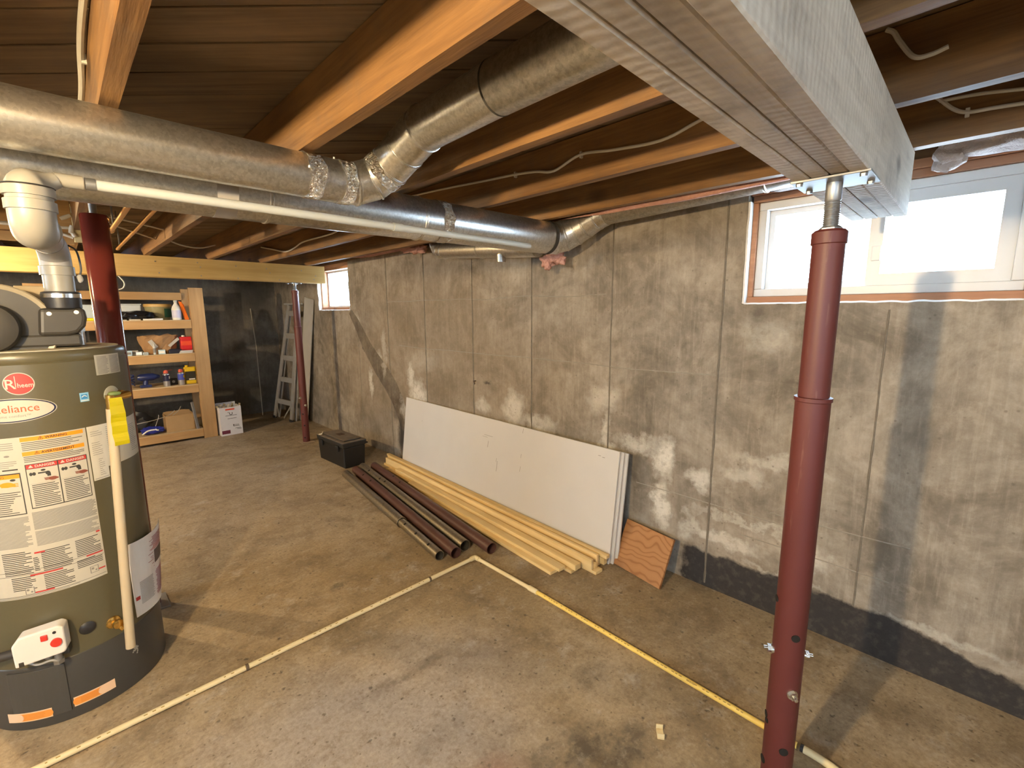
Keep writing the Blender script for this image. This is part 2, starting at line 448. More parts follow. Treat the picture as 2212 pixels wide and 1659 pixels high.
M_WALLF = concrete_wall('concrete_far_wall', (.12,.11,.095), (.22,.20,.17), [((2.0,YF,.9),(.25,0,.12),.12), ((.9,YF,.5),(.3,0,.15),.15)],
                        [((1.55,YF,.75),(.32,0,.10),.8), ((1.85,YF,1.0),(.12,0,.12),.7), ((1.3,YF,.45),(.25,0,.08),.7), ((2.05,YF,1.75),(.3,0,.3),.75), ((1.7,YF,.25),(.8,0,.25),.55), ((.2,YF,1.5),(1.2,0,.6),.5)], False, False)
M_WALLO = concrete_wall('concrete_other_walls', (.22,.195,.16), (.30,.27,.23), [], [], True, False)
M_SEAM = plain('rough_cement_seam', (.17,.145,.115), .9, var=.3, nscale=60, bstr=.3)
M_PATCH = concrete_wall('damp_cement_patch', (.115,.09,.065), (.24,.20,.15), [((XW,3.92,.62),(.0,.10,.22),.5), ((XW,4.3,.92),(0,.04,.12),.4)], [((XW,4.03,.25),(0,.12,.2),1.0)], False, False)
M_FLOOR = concrete_floor()

def grid_wall(name, mat, us, vs, holes, place, t0, t1):
    """slab with openings; us along the wall, vs up; place(u, v, t) -> point"""
    bm = B(); cells = set()
    for i in range(len(us)-1):
        for j in range(len(vs)-1):
            uc, vc = (us[i]+us[i+1])/2, (vs[j]+vs[j+1])/2
            if not any(a < uc < b and c < vc < d for a, b, c, d in holes): cells.add((i, j))
    V = {}
    def v(i, j, t):
        k = (i, j, t)
        if k not in V: V[k] = bm.verts.new(place(us[i], vs[j], t))
        return V[k]
    for i, j in cells:
        for t in (t0, t1): bm.faces.new((v(i,j,t), v(i+1,j,t), v(i+1,j+1,t), v(i,j+1,t)))
        for (di, dj), (a, b) in {(-1,0): ((i,j),(i,j+1)), (1,0): ((i+1,j),(i+1,j+1)), (0,-1): ((i,j),(i+1,j)), (0,1): ((i,j+1),(i+1,j+1))}.items():
            if (i+di, j+dj) not in cells:
                bm.faces.new((v(*a,t0), v(*b,t0), v(*b,t1), v(*a,t1)))
    return mk(name, bm, mat, origin=(0,0,0), kind='structure')

W1 = (-.13, .825, 1.53); W2 = (5.03, 5.90, 1.525); W3 = (-2.9, -2.0, 1.53)      # right wall window openings: y0, y1, sill; last one unseen, added for daylight
us = sorted({YB-.2, W3[0], W3[1], W1[0], W1[1], W2[0], W2[1], YF})
wall_r = grid_wall('wall_right', M_WALL, us, [0, 1.525, 1.53, ZW], [(W1[0],W1[1],W1[2],9), (W2[0],W2[1],W2[2],9), (W3[0],W3[1],W3[2],9)], lambda u, v, t: (t, u, v), XW, XW+.23)
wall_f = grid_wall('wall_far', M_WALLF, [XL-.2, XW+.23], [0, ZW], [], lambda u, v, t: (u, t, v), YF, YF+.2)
WB = ((-2.4, -1.0),); WL = ((-2.4, -.6), (2.4, 3.6))        # unseen openings added for fill daylight, in wall behind camera and left wall
wall_l = grid_wall('wall_left', M_WALLO, sorted({YB, YF, *WL[0], *WL[1]}), [0, 1.25, ZW], [(a, b, 1.25, 9) for a, b in WL], lambda u, v, t: (t, u, v), XL, XL-.2)
wall_b = grid_wall('wall_behind', M_WALLO, sorted({XL-.2, XW, *WB[0]}), [0, 1.25, ZW], [(a, b, 1.25, 9) for a, b in WB], lambda u, v, t: (u, t, v), YB, YB-.2)
bm = B(); box(bm, XL-.2, XW+.23, YB-.2, YF+.2, -.12, 0); floor = mk('floor', bm, M_FLOOR, origin=(0,0,0), kind='structure')

# raised lines left by the formwork boards
for y, z0, z1 in ((4.2,.02,2.05), (3.54,.02,2.06), (2.865,.02,2.06), (2.215,.02,2.06), (1.56,.55,2.06), (.912,.02,2.06), (.26,.20,1.5), (4.86,.02,1.3)):
    bm = B(); n = 46; prev = None
    for k in range(n+1):
        z = z0+(z1-z0)*k/n
        yy = y + .003*mnoise.noise((y*9, z*7, 0)); wd = .0035+.003*abs(mnoise.noise((y*5, z*14, 2))); h = .0045+.003*mnoise.noise((y, z*20, 5))
        if y in (4.86, .26): h *= .55; wd *= .8
        ring = [bm.verts.new(p) for p in ((XW+.002, yy-wd*1.6, z), (XW-h, yy-wd*.5, z), (XW-h, yy+wd*.5, z), (XW+.002, yy+wd*1.6, z))]
        if prev:
            for i in range(3): bm.faces.new((prev[i], prev[i+1], ring[i+1], ring[i]))
        prev = ring
    mk('form_seam', bm, M_SEAM, wall_r)
M_SEAML = plain('pale_cement_line', (.31,.275,.225), .9, var=.25, nscale=50)
for z, y0, y1 in ((1.60,1.6,4.2), (1.168,.92,4.0), (.485,.55,1.35), (.53,.10,.62), (.36,.15,.75)):
    bm = B(); n = int((y1-y0)*22); prev = None
    for k in range(n+1):
        y = y0+(y1-y0)*k/n; zz = z+.012*mnoise.noise((y*2.4, z*5, 1)); h = .0028+.002*mnoise.noise((y*11, z, 3)); wd = .003+.002*abs(mnoise.noise((y*8, z, 8)))
        ring = [bm.verts.new(p) for p in ((XW+.002, y, zz-wd*1.5), (XW-h, y, zz), (XW+.002, y, zz+wd*1.5))]
        if prev:
            for i in range(2): bm.faces.new((prev[i], prev[i+1], ring[i+1], ring[i]))
        prev = ring
    mk('form_line', bm, M_SEAML, wall_r)
# patched diagonal crack running down from the small window
path = smoothpath([(5.02,1.50),(4.88,1.36),(4.62,1.08),(4.40,.90),(4.22,.76),(4.05,.56),(3.98,.36),(4.02,.12),(4.03,.01)], 10)
bm = B(); prev = None; K = 9
for i, p in enumerate(path):
    t = i/(len(path)-1)
    a = path[max(0,i-1)]; b = path[min(len(path)-1,i+1)]
    d = Vector((b.x-a.x, b.y-a.y)).normalized(); nn = Vector((-d.y, d.x))
    wd = .045+.10*math.sin(min(1, t*1.15)*PI)*(.6+.5*t)
    ring = []
    for k in range(K):
        s = k/(K-1)*2-1
        y, z = p.x+nn.x*s*wd, max(0.0, p.y+nn.y*s*wd)
        h = (1-s*s)*.012*(1+1.1*mnoise.noise((y*9, z*9, 4))) + .006*mnoise.noise((y*26, z*26, 1))*(1-abs(s)) + .001
        ring.append(bm.verts.new((XW-max(h, -.004) if abs(s) < .99 else XW+.004, y, z)))
    if prev:
        for k in range(K-1): bm.faces.new((prev[k], prev[k+1], ring[k+1], ring[k]))
    prev = ring
mk('crack_patch', bm, M_PATCH, wall_r, smooth=True, label='rough damp cement patch along a diagonal crack')
# a spike and an old nail left in the wall
bm = B(); tube(bm, [(XW+.01,2.84,.94),(XW-.03,2.83,.945),(XW-.045,2.80,.925)], .005, 8); mk('form_tie', bm, plain('rusty_iron', (.09,.06,.04), .8), wall_r)
bm = B(); tube(bm, [(XW+.01,4.73,1.12),(XW-.012,4.73,1.12)], .016, 10); mk('tie_hole_plug', bm, M_SEAM, wall_r)

# ------------------------------------------------------------------ ceiling: slab added above to block light, diagonal subfloor boards below it
M_SUB = wood('old_subfloor_wood', (.12,.08,.048), (.25,.175,.105), 'x', .85, 10, .3, dirt=.3)
M_SLAB = plain('dark_light_seal', (.03,.028,.025), .95)
ZS = 2.19
bm = B(); box(bm, XL-.2, XW+.23, YB-.2, YF+.2, ZS+.022, ZS+.06); ceil = mk('ceiling', bm, M_SLAB, origin=(0,0,0), kind='structure')
def clip(poly, n, d):
    out = []
    for i in range(len(poly)):
        a, b = poly[i], poly[(i+1) % len(poly)]
        da, db = a[0]*n[0]+a[1]*n[1]-d, b[0]*n[0]+b[1]*n[1]-d
        if da <= 0: out.append(a)
        if da*db < 0:
            t = da/(da-db); out.append((a[0]+(b[0]-a[0])*t, a[1]+(b[1]-a[1])*t))
    return out
bw = .139; s0 = 1.161 % bw
k = -60; q = 1/math.sqrt(2)
while k < 90:
    d0 = s0+k*bw; k += 1
    poly = [(XL,YB),(XW+.2,YB),(XW+.2,YF),(XL,YF)]
    poly = clip(poly, (q, q), d0+bw-.003)
    if len(poly) < 3: continue
    poly = clip(poly, (-q, -q), -(d0+.003))
    if len(poly) < 3: continue
    # board frame: own x axis along the board, so that the grain runs along it
    j = .002*math.sin(k*7.3)
    bm = B(); prism(bm, poly, ZS+j, ZS+.021)
    cx = sum(p[0] for p in poly)/len(poly); cy = sum(p[1] for p in poly)/len(poly)
    M4 = Matrix.Translation((cx, cy, ZS)) @ Matrix.Rotation(-PI/4, 4, 'Z')
    bm.transform(M4.inverted())
    o = mk('board', bm, M_SUB, ceil, local=True)
    o.matrix_local = M4

# ------------------------------------------------------------------ joists
M_JOIST = wood('old_joist_wood', (.11,.05,.017), (.29,.152,.052), 'y', .65, 11, .4, knots=3.2, dirt=.3)
ZJ = 2.008
JX = [-.785, -.32, .15, .624, 1.107, 1.57, 2.025]
JL = {.15: 'old joist nearest the camera with a white cable on its side', .624: 'bright orange-lit old joist above the duct elbow', 1.107: 'old joist just right of the branch duct in its bay',
      1.57: 'old joist carrying the long wavy white cable', 2.025: 'old joist closest to the window wall', -.32: 'old joist on the far left above the water heater', -.785: 'old joist furthest left beyond the water heater'}
for x in JX:
    bm = B(); y = YB; prev = None; L = 60
    for i in range(L+1):
        yy = YB+(YF+.1-YB)*i/L
        o1 = .0022*mnoise.noise((x*9, yy*2.1, 0)); o2 = .003*mnoise.noise((x*5, yy*3.0, 4))
        ring = [bm.verts.new(p) for p in ((x-.019+o1, yy, ZJ+o2), (x+.019+o1, yy, ZJ+o2*.6), (x+.019+o1, yy, ZS-.0035), (x-.019+o1, yy, ZS-.0035))]
        if prev:
            for k in range(4): bm.faces.new((prev[k], prev[(k+1)%4], ring[(k+1)%4], ring[k]))
        else: bm.faces.new(ring)
        prev = ring
    bm.faces.new(prev)
    mk('floor_joist', bm, M_JOIST, label=JL[x], cat='joist', group='floor joists', origin=(x, 2.0, ZJ))
# sill plate and rim board on top of the concrete
M_RIM = wood('rim_wood', (.17,.085,.04), (.30,.17,.085), 'y', .8, 8, .2)
bm = B(); box(bm, XW+.09, XW+.23, YB, YF, ZW+.001, ZW+.04); box(bm, XW+.17, XW+.21, YB, YF, ZW+.04, ZS-.004); mk('trim_1', bm, M_RIM, kind='structure', origin=(0,0,0))
bm = B(); box(bm, XL, XW+.08, YF+.02, YF+.14, ZW+.001, ZW+.04); box(bm, XL, XW+.08, YF+.12, YF+.16, ZW+.04, ZS-.004); mk('trim_2', bm, M_RIM, kind='structure', origin=(0,0,0))
bm = B(); box(bm, XL-.14, XL-.02, YB, YF, ZW+.001, ZW+.04); box(bm, XL-.14, XL-.10, YB, YF, ZW+.04, ZS-.004); mk('trim_3', bm, M_RIM, kind='structure', origin=(0,0,0))
bm = B(); box(bm, XL, XW, YB-.14, YB-.02, ZW+.001, ZW+.04); box(bm, XL, XW, YB-.14, YB-.10, ZW+.04, ZS-.004); mk('trim_4', bm, M_RIM, kind='structure', origin=(0,0,0))

# ------------------------------------------------------------------ windows
M_VINYL = plain('white_vinyl', (.62,.63,.64), .35, var=.02)
M_BUCK = wood('window_buck_wood', (.30,.13,.065), (.46,.235,.125), 'y', .6, 10, .15)
M_FOAM = plain('white_foam_strip', (.78,.79,.78), .9, var=.12, nscale=40, bstr=.4)
def glassmat():
    m_ = bpy.data.materials.new('window_glass'); m_.use_nodes = True; nt = m_.node_tree
    nt.nodes.clear()
    o = nt.nodes.new('ShaderNodeOutputMaterial'); t = nt.nodes.new('ShaderNodeBsdfTransparent'); g = nt.nodes.new('ShaderNodeBsdfGlossy')
    t.inputs[0].default_value = (.95,.97,.97,1); g.inputs[1].default_value = .03
    lw = nt.nodes.new('ShaderNodeLayerWeight'); lw.inputs[0].default_value = .5
    class F_: outputs = [math_(nt, 'ADD', .035, math_(nt, 'MULTIPLY', math_(nt, 'POWER', lw.outputs['Facing'], 5.0), .45))]
    f = F_
    mx = nt.nodes.new('ShaderNodeMixShader'); nt.links.new(f.outputs[0], mx.inputs[0]); nt.links.new(t.outputs[0], mx.inputs[1]); nt.links.new(g.outputs[0], mx.inputs[2]); nt.links.new(mx.outputs[0], o.inputs[0])
    return m_
M_GLASS = glassmat()
def window(name, y0, y1, z0, kind):
    """slider window in a wood buck; y0..y1 opening, z0 sill"""
    e = thing(name, None, None, (XW+.1, (y0+y1)/2, z0), kind='structure')
    zt = ZW+.0
    # buck
    bm = B(); box(bm, XW+.035, XW+.20, y0+.012, y1-.012, z0+.002, z0+.034); mk('sill_board', bm, M_BUCK, e, bev=.002)
    for a, b in ((y0+.012, y0+.034), (y1-.034, y1-.012)):
        bm = B(); box(bm, XW+.04, XW+.20, a, b, z0+.0345, 1.999); mk('jamb_board', bm, M_BUCK, e, bev=.002)
    bm = B(); box(bm, XW+.035, XW+.20, y0+.012, y1-.012, 2.0, 2.03); mk('header_board', bm, M_BUCK, e, bev=.002)
    bm = B(); box(bm, XW+.02, XW+.20, y0+.004, y1-.004, 2.031, ZW-.001); mk('header_board', bm, M_BUCK, e, bev=.002)
    # foam and caulk strips round the reveal
    for a, b in ((y0+.001, y0+.0115), (y1-.0115, y1-.001)):
        bm = B(); n = 24; prev = None
        for i in range(n+1):
            z = z0+.002+(2.0-z0)*i/n; dx = .010*mnoise.noise((a*7, z*13, 1)); 
            ring = [bm.verts.new(p) for p in ((XW-.002+dx, a, z), (XW+.10, a, z), (XW+.10, b, z), (XW+.002+dx, b, z))]
            if prev:
                for k in range(4): bm.faces.new((prev[k], prev[(k+1)%4], ring[(k+1)%4], ring[k]))
            else: bm.faces.new(ring)
            prev = ring
        bm.faces.new(prev); mk('foam_strip', bm, M_FOAM, e)
    bm = B(); n = int((y1-y0)*60); prev = None
    for i in range(n+1):
        y = y0+.012+(y1-y0-.024)*i/n; dx = .009*mnoise.noise((y*16, 3, 1)); dz = .004*mnoise.noise((y*21, 1, 9))
        ring = [bm.verts.new(p) for p in ((XW-.004+dx, y, z0-.001+dz), (XW+.034, y, z0-.001), (XW+.034, y, z0+.006+dz), (XW+.004+dx, y, z0+.006+dz))]
        if prev:
            for k in range(4): bm.faces.new((prev[k], prev[(k+1)%4], ring[(k+1)%4], ring[k]))
        else: bm.faces.new(ring)
        prev = ring
    bm.faces.new(prev); mk('caulk_bead', bm, M_FOAM, e)
    # vinyl frame
    a, b, c, d = y0+.0345, y1-.0345, z0+.035, 1.999
    xf, xb = (XW+.055, XW+.135) if kind != 2 else (XW+.12, XW+.19)
    fb = .035 if kind != 2 else .02
    bm = B(); box(bm, xf, xb, a, b, c, c+fb); mk('frame_bar', bm, M_VINYL, e, bev=.003)
    bm = B(); box(bm, xf, xb, a, b, d-fb, d); mk('frame_bar', bm, M_VINYL, e, bev=.003)
    for p, q_ in ((a, a+fb), (b-fb, b)):
        bm = B(); box(bm, xf, xb, p, q_, c+fb+.0002, d-fb-.0002); mk('frame_bar', bm, M_VINYL, e, bev=.003)
    ym = (a+b)/2
    if kind == 1: ym = .325
    def sash(p, q_, x0, x1, s):
        sa = thing('sash_tmp', None, None) if False else None
        bm = B(); box(bm, x0, x1, p, q_, c+.0355, c+.0355+s); box(bm, x0, x1, p, q_, d-.0355-s, d-.0355); box(bm, x0, x1, p, p+s, c+.0355+s, d-.0355-s); box(bm, x0, x1, q_-s, q_, c+.0355+s, d-.0355-s)
        so = mk('sash', bm, M_VINYL, e)
        bm = B(); box(bm, (x0+x1)/2-.003, (x0+x1)/2+.003, p+s-.001, q_-s+.001, c+.0355+s-.001, d-.0355-s+.001); mk('pane', bm, M_GLASS, so)
        return so
    if kind == 2:
        bm = B(); box(bm, xf+.05, xf+.056, a+.0195, b-.0195, c+.0195, d-.0195); mk('pane', bm, M_GLASS, e)
        return e
    s1 = sash(ym-.012, b-.0355, xf+.045, xf+.068, .024)
    s2 = sash(a+.0355, ym+.036, xf+.012, xf+.036, .046)
    bm = B(); box(bm, xf+.004, xf+.0115, ym-.008, ym+.022, 1.70, 1.76); mk('latch', bm, M_VINYL, s2, bev=.003)
    return e
window('window_1', *W1, 1)
window('window_2', *W2, 2)
window('window_3', *W3, 3)  # out of view, added to bring in daylight
for n_, a, b, sw in ((4, *WB[0], 0), (5, *WL[0], 1), (6, *WL[1], 1)):  # unseen windows, added to fill the room with soft daylight
    P_ = Matrix.Identity(4) if not sw else Matrix(((0,1,0,XL-YB),(1,0,0,0),(0,0,1,0),(0,0,0,1)))
    e = thing('window_%d' % n_, None, None, P_ @ Vector(((a+b)/2, YB-.1, 1.25)), kind='structure')
    bm = B(); box(bm, a+.002, b-.002, YB-.13, YB-.05, 1.252, 1.30); box(bm, a+.002, b-.002, YB-.13, YB-.05, 2.015, ZW-.001); box(bm, a+.002, a+.05, YB-.13, YB-.05, 1.30, 2.015); box(bm, b-.05, b-.002, YB-.13, YB-.05, 1.30, 2.015); bm.transform(P_); mk('frame', bm, M_VINYL, e)
    bm = B(); box(bm, a+.05, b-.05, YB-.093, YB-.087, 1.30, 2.015); bm.transform(P_); mk('pane', bm, M_GLASS, e)

# ------------------------------------------------------------------ built-up beams
M_BEAM = wood('grey_weathered_beam_wood', (.46,.40,.33), (.70,.635,.54), 'x', .72, 9, .6, knots=4.5, saw=True, dirt=.4)
M_PINE = wood('new_yellow_pine', (.52,.335,.10), (.70,.48,.19), 'x', .6, 7, .12, knots=2.6)
M_GREYM = plain('dull_zinc_steel', (.32,.33,.34), .42, .8, .15, 60)
M_BOLT = plain('bright_zinc_bolt', (.62,.62,.60), .25, .95, .1, 80)
def beam(name, label, x0, x1, y0, nply, z0, z1, mat, step=.0385):
    e = thing(name, label, 'beam', ((x0+x1)/2, y0+nply*step/2, z0))
    for i in range(nply):
        bm = B(); n = 40; prev = None; ya, yb = y0+i*step+.0008, y0+(i+1)*step-.0010
        dz = (-.0015, .0012, 0.0, -.001)[i % 4]
        xe = x1 - (0, .004, .002, .006)[i % 4]
        for k in range(n+1):
            x = x0+(xe-x0)*k/n
            o = .0012*mnoise.noise((x*5, i*3, 0))
            ring = [bm.verts.new(p) for p in ((x, ya+.003, z0+dz+o), (x, yb-.003, z0+dz+o), (x, yb, z0+.003+dz+o), (x, yb, z1), (x, ya, z1), (x, ya, z0+.003+dz+o))]
            if prev:
                for j in range(6): bm.faces.new((prev[j], prev[(j+1)%6], ring[(j+1)%6], ring[j]))
            else: bm.faces.new(ring)
            prev = ring
        bm.faces.new(prev)
        mk('ply', bm, mat, e)
    return e
g1 = beam('laminated_beam', 'big grey four-ply wooden beam running overhead to the window', XL, 2.06, .209, 4, 1.812, ZJ-.0005, M_BEAM)
g2 = beam('laminated_beam', 'new yellow pine beam across the far end of the basement', XL, 2.205, 5.25, 4, 1.826, ZJ-.0005, M_PINE)
# nail heads on the yellow beam
bm = B()
for x in (.62,.95,1.05,1.35,1.55,1.72,1.80,1.95,2.05,.30):
    for z in (1.85,1.92,1.97):
        if rnd.random() < .75: tube(bm, [(x+rnd.uniform(-.05,.05), 5.252, z+rnd.uniform(-.02,.02)), (x, 5.2482, z)], .004, 8)
bm.free()
for x, z in ((.36,1.90),(.68,1.96),(.70,1.86),(1.0,1.97),(1.02,1.93),(1.02,1.85),(1.32,1.96),(1.33,1.84),(1.6,1.95),(1.63,1.91),(1.72,1.84),(1.95,1.95),(2.1,1.9),(2.08,1.86)):
    bm = B(); tube(bm, [(x, 5.252, z), (x, 5.2487, z)], .0055, 8); mk('nail_head', bm, M_GREYM, g2)

# ------------------------------------------------------------------ steel posts
def redmat(name, c, rough=.5, var=.14):
    m_, nt, bs = newmat(name); co = objco(nt)
    n = noi(nt, co, 7.0, 5, .6); n2 = noi(nt, objco(nt, (1,1,.15)), 60, 3)
    cc = mixc(nt, n, tuple(x*(1-var) for x in c), tuple(min(1,x*(1+var)) for x in c))
    cc = mixc(nt, math_(nt, 'MULTIPLY', ramp(nt, n2, [(.66, 0.0), (.78, 1.0)]), .3), cc, (.30,.16,.12))
    nt.links.new(cc, bs.inputs['Base Color']); bs.inputs['Roughness'].default_value = rough
    bump(nt, bs, n2, .05, .002)
    return m_
M_RED = redmat('red_oxide_paint', (.10,.020,.017))
M_RED2 = redmat('red_oxide_paint_glossy', (.15,.028,.02), .14)
M_HOLE = plain('hole_shade_black', (.008,.007,.006), .9)  # black colour standing for the shade within holes and tubes
def ringpt(c, r, ang, z): return Vector((c[0]+r*math.cos(ang), c[1]+r*math.sin(ang), z))
def hole_on(parent, c, r, ang, z, hr=.009, depth=.0012):
    d = Vector((math.cos(ang), math.sin(ang), 0)); p = Vector((c[0], c[1], z))+d*(r-.003)
    bm = B(); tube(bm, [p, p+d*(.003+depth)], hr, 14); mk('painted_bolt_hole', bm, M_HOLE, parent)  # raised black disc, the hole's darkness put in as colour
def bolt_on(parent, c, r, ang, z, br=.011):
    d = Vector((math.cos(ang), math.sin(ang), 0)); p = Vector((c[0], c[1], z))+d*(r-.004)
    bm = B(); tube(bm, [p, p+d*.006], br*1.35, 16); tube(bm, [p+d*.006, p+d*.016], br, 6); tube(bm, [p+d*.016, p+d*.026], br*.5, 10)
    mk('bolt', bm, M_BOLT, parent, smooth=True)
def post(label, c, zcol, ztop, zplate, r0, r1, holes=(), bolts=(), mat=M_RED, basemat=M_GREYM, plate=(.13,.16), label_strip=None):
    e = thing('steel_post', label, 'post', (c[0], c[1], 0), group='adjustable steel posts')
    bm = B(); box(bm, c[0]-.07, c[0]+.07, c[1]-.07, c[1]+.07, .0005, .008); mk('base_plate', bm, basemat, e, bev=.001)
    bm = B(); lathe(bm, [(r0, .008), (r0, zcol-.012), (r0+.003, zcol-.010), (r0+.003, zcol), (r0-.004, zcol+.001), (0, zcol+.001)], c=(c[0], c[1], 0), n=40); lo = mk('lower_tube', bm, mat, e, smooth=True)
    bm = B(); lathe(bm, [(0, zcol-.05), (r1, zcol-.05), (r1, ztop-.035), (r1+.003, ztop-.033), (r1+.003, ztop-.006), (r1-.003, ztop), (0, ztop)], c=(c[0], c[1], 0), n=40); hi = mk('upper_tube', bm, mat, e, smooth=True)
    rs = .0165
    prof = [(0, ztop-.02), (rs, ztop-.02)]; z = ztop
    zt = zplate-.006; zth = ztop+(zt-ztop)*.62
    while z < zth: prof += [(rs+.0013, z), (rs-.0012, z+.0025)]; z += .005
    prof += [(rs+.001, z+.001), (rs+.001, zt), (0, zt)]
    bm = B(); lathe(bm, prof, c=(c[0], c[1], 0), n=24); mk('screw', bm, M_GREYM, e, smooth=True)
    bm = B(); lathe(bm, [(0, ztop-.001), (.026, ztop-.001), (.026, ztop+.004), (.019, ztop+.010), (0, ztop+.010)], c=(c[0], c[1], 0), n=6); mk('nut', bm, M_GREYM, e)
    bm = B(); px, py = plate; box(bm, c[0]-px/2, c[0]+px/2, c[1]-py/2, c[1]+py/2, zplate-.006, zplate-.0005); pl = mk('top_plate', bm, M_GREYM, e, bev=.001)
    for dx in (-1, 1):
        for dy in (-1, 1):
            p = (c[0]+dx*px*.36, c[1]+dy*py*.40)
            bm = B(); lathe(bm, [(0, zplate-.012), (.007, zplate-.012), (.008, zplate-.006), (0, zplate-.006)], c=(p[0], p[1], 0), n=6); mk('screw_head', bm, M_GREYM, pl)
    for a, z, *q in holes:
        up_ = z > zcol
        hole_on(hi if up_ else lo, c, r1 if up_ else r0, R_(a), z, *(q or ()))
    for a, z in bolts: bolt_on(e, c, r0, R_(a), z)
    return e
# angles: direction from the post towards the camera is about 190 deg for the near post
PR = (1.39, .286)
post('tall red steel post standing right of centre in front of the window', PR, 1.275, 1.695, 1.812, .0405, .0355,
     holes=[(120,.69,.010), (214,.60,.011), (120,.315,.010), (132,.300,.008), (212,.235,.012), (128,.165,.012), (214,.06,.012)],
     bolts=[(118,.53), (-62,.53), (222,.425)])
PF = (1.92, 5.40)
post('slim red steel post by the ladder under the yellow beam end', PF, 1.345, 1.745, 1.826, .0385, .034,
     holes=[(225,.34), (238,.205), (230,.06)], bolts=[(205,.53), (275,.44)], basemat=plain('pale_cement_pad', (.36,.27,.19), .9))
PL = (.168, 2.86)
e = thing('steel_post', 'thick glossy red steel post rising behind the water heater', 'post', (PL[0], PL[1], 0), group='adjustable steel posts')
bm = B(); box(bm, PL[0]-.08, PL[0]+.08, PL[1]-.08, PL[1]+.08, .0005, .009); mk('base_plate', bm, M_GREYM, e, bev=.001)
bm = B(); lathe(bm, [(.051, .009), (.051, 1.935), (.048, 1.94), (0, 1.94)], c=(PL[0], PL[1], 0), n=48); lo = mk('tube', bm, M_RED2, e, smooth=True)
bm = B(); lathe(bm, [(0,1.93), (.0145,1.93), (.0145,2.0), (0,2.0)], c=(PL[0], PL[1], 0), n=20); mk('screw', bm, M_GREYM, e, smooth=True)
bm = B(); box(bm, PL[0]-.06, PL[0]+.06, PL[1]-.05, PL[1]+.05, 2.0, 2.0065); mk('top_plate', bm, M_GREYM, e)
M_PAPER = plain('aged_white_label', (.70,.66,.55), .7, var=.06, nscale=50)
bm = B(); lathe(bm, [(.0517,1.56),(.0517,1.67)], c=(PL[0], PL[1], 0), n=8, a0=R_(-28), a1=R_(-2))
mk('paper_label', bm, M_PAPER, lo)

# ------------------------------------------------------------------ ducts
M_GALV = galv('galvanised_steel', .34, .25)
M_GALVD = galv('dull_dusty_galvanised_steel', .6, .30, (.50,.49,.46))
def foilmat():
    m_, nt, bs = newmat('crinkled_foil_tape'); co = objco(nt)
    n = noi(nt, co, 55.0, 4, .7, 1.5)
    nt.links.new(mixc(nt, n, (.50,.46,.38), (.85,.82,.76)), bs.inputs['Base Color'])
    bs.inputs['Metallic'].default_value = 1.0; bs.inputs['Roughness'].default_value = .10
    bump(nt, bs, n, .9, .02); return m_
M_TAPE = foilmat()
def band(parent, c, d, r, w_, name='foil_tape', mat=None, n=36, wob_=0.0):
    """thin sleeve round a duct at c with axis d"""
    c = Vector(c); d = Vector(d).normalized()
    crk = name == 'foil_tape'; k_ = 9 if crk else 1; n = 90 if crk else n
    bm = B(); pr = [(r-.002, -w_/2)]+[(r, -w_/2+w_*i/k_) for i in range(k_+1)]+[(r-.002, w_/2)]
    lathe(bm, pr, c=c, axis=d, n=n)
    if crk:
        for v in bm.verts:
            o_ = v.co-c; o_ -= d*o_.dot(d)
            if o_.length > r-.001: v.co += o_.normalized()*(.0012+.0016*mnoise.noise(v.co*95)+.0010*mnoise.noise(v.co*210))
    if wob_:
        for v in bm.verts: v.co += d*wob_*mnoise.noise(v.co*30)
    mk(name, bm, mat or M_TAPE, parent, smooth=True)
def crimp(parent, c, d, r, mat=M_GALV):
    bm = B(); lathe(bm, [(r-.001,-.009),(r+.0045,-.005),(r+.0045,.0),(r-.0005,.002),(r+.003,.005),(r-.001,.008)], c=c, axis=d, n=40)
    mk('crimp_ring', bm, mat, parent, smooth=True)
def ductseg(bm, pts, r, n=40): tube(bm, pts, r, n, cap=True)

# lower long duct
D2 = (1.80, 1.898); R2 = .0905
def d2(x): return (x, D2[0], D2[1]+.009*x)          # it climbs a little towards the wall
e2 = thing('round_duct', 'long lower galvanised duct with foil tape, running to the window wall', 'duct', (.2, D2[0], D2[1]-R2), group='galvanised ducts')
xs = [-2.2, -.35, .56, 1.18, 2.06]
for a, b in zip(xs[:-1], xs[1:]):
    bm = B(); r = R2 if a < 1.1 else R2-.0015; ductseg(bm, [d2(a), d2((a+b)/2), d2(b)], r)
    mk('duct_section', bm, M_GALV, e2, smooth=True)
for x in xs[1:4]: crimp(e2, d2(x), (1,0,.009), R2-.001)
band(e2, d2(1.30), (1,0,.009), R2+.0006, .055, wob_=.012)
band(e2, d2(.43), (1,0,.009), R2+.0006, .06, mat=plain('grey_cloth_tape', (.40,.37,.33), .6), name='cloth_tape')
# gored elbow at its end, turning along the wall
cx, cy = 2.06, D2[0]
elb = [(2.06, cy, 1.9165), (2.115, cy-.01, 1.919), (2.16, cy-.045, 1.934), (2.192, cy-.10, 1.960), (2.205, cy-.165, 1.988), (2.208, cy-.24, 2.016), (2.208, cy-.30, 2.03)]
elr = [.0898, .089, .088, .082, .075, .068, .065]
for i in range(len(elb)-1):
    bm = B(); tube(bm, [elb[i], elb[i+1]], [elr[i], elr[i+1]], 40); mk('elbow_gore', bm, M_GALV, e2, smooth=True)
    if i: crimp(e2, elb[i], Vector(elb[i+1])-Vector(elb[i-1]), elr[i]-.001)
bm = B(); lathe(bm, [(.0915,-.012),(.0915,.012)], c=d2(2.05), axis=(1,0,0), n=40); mk('dark_seam', bm, plain('dark_sealant', (.05,.045,.04), .8), e2, smooth=True)
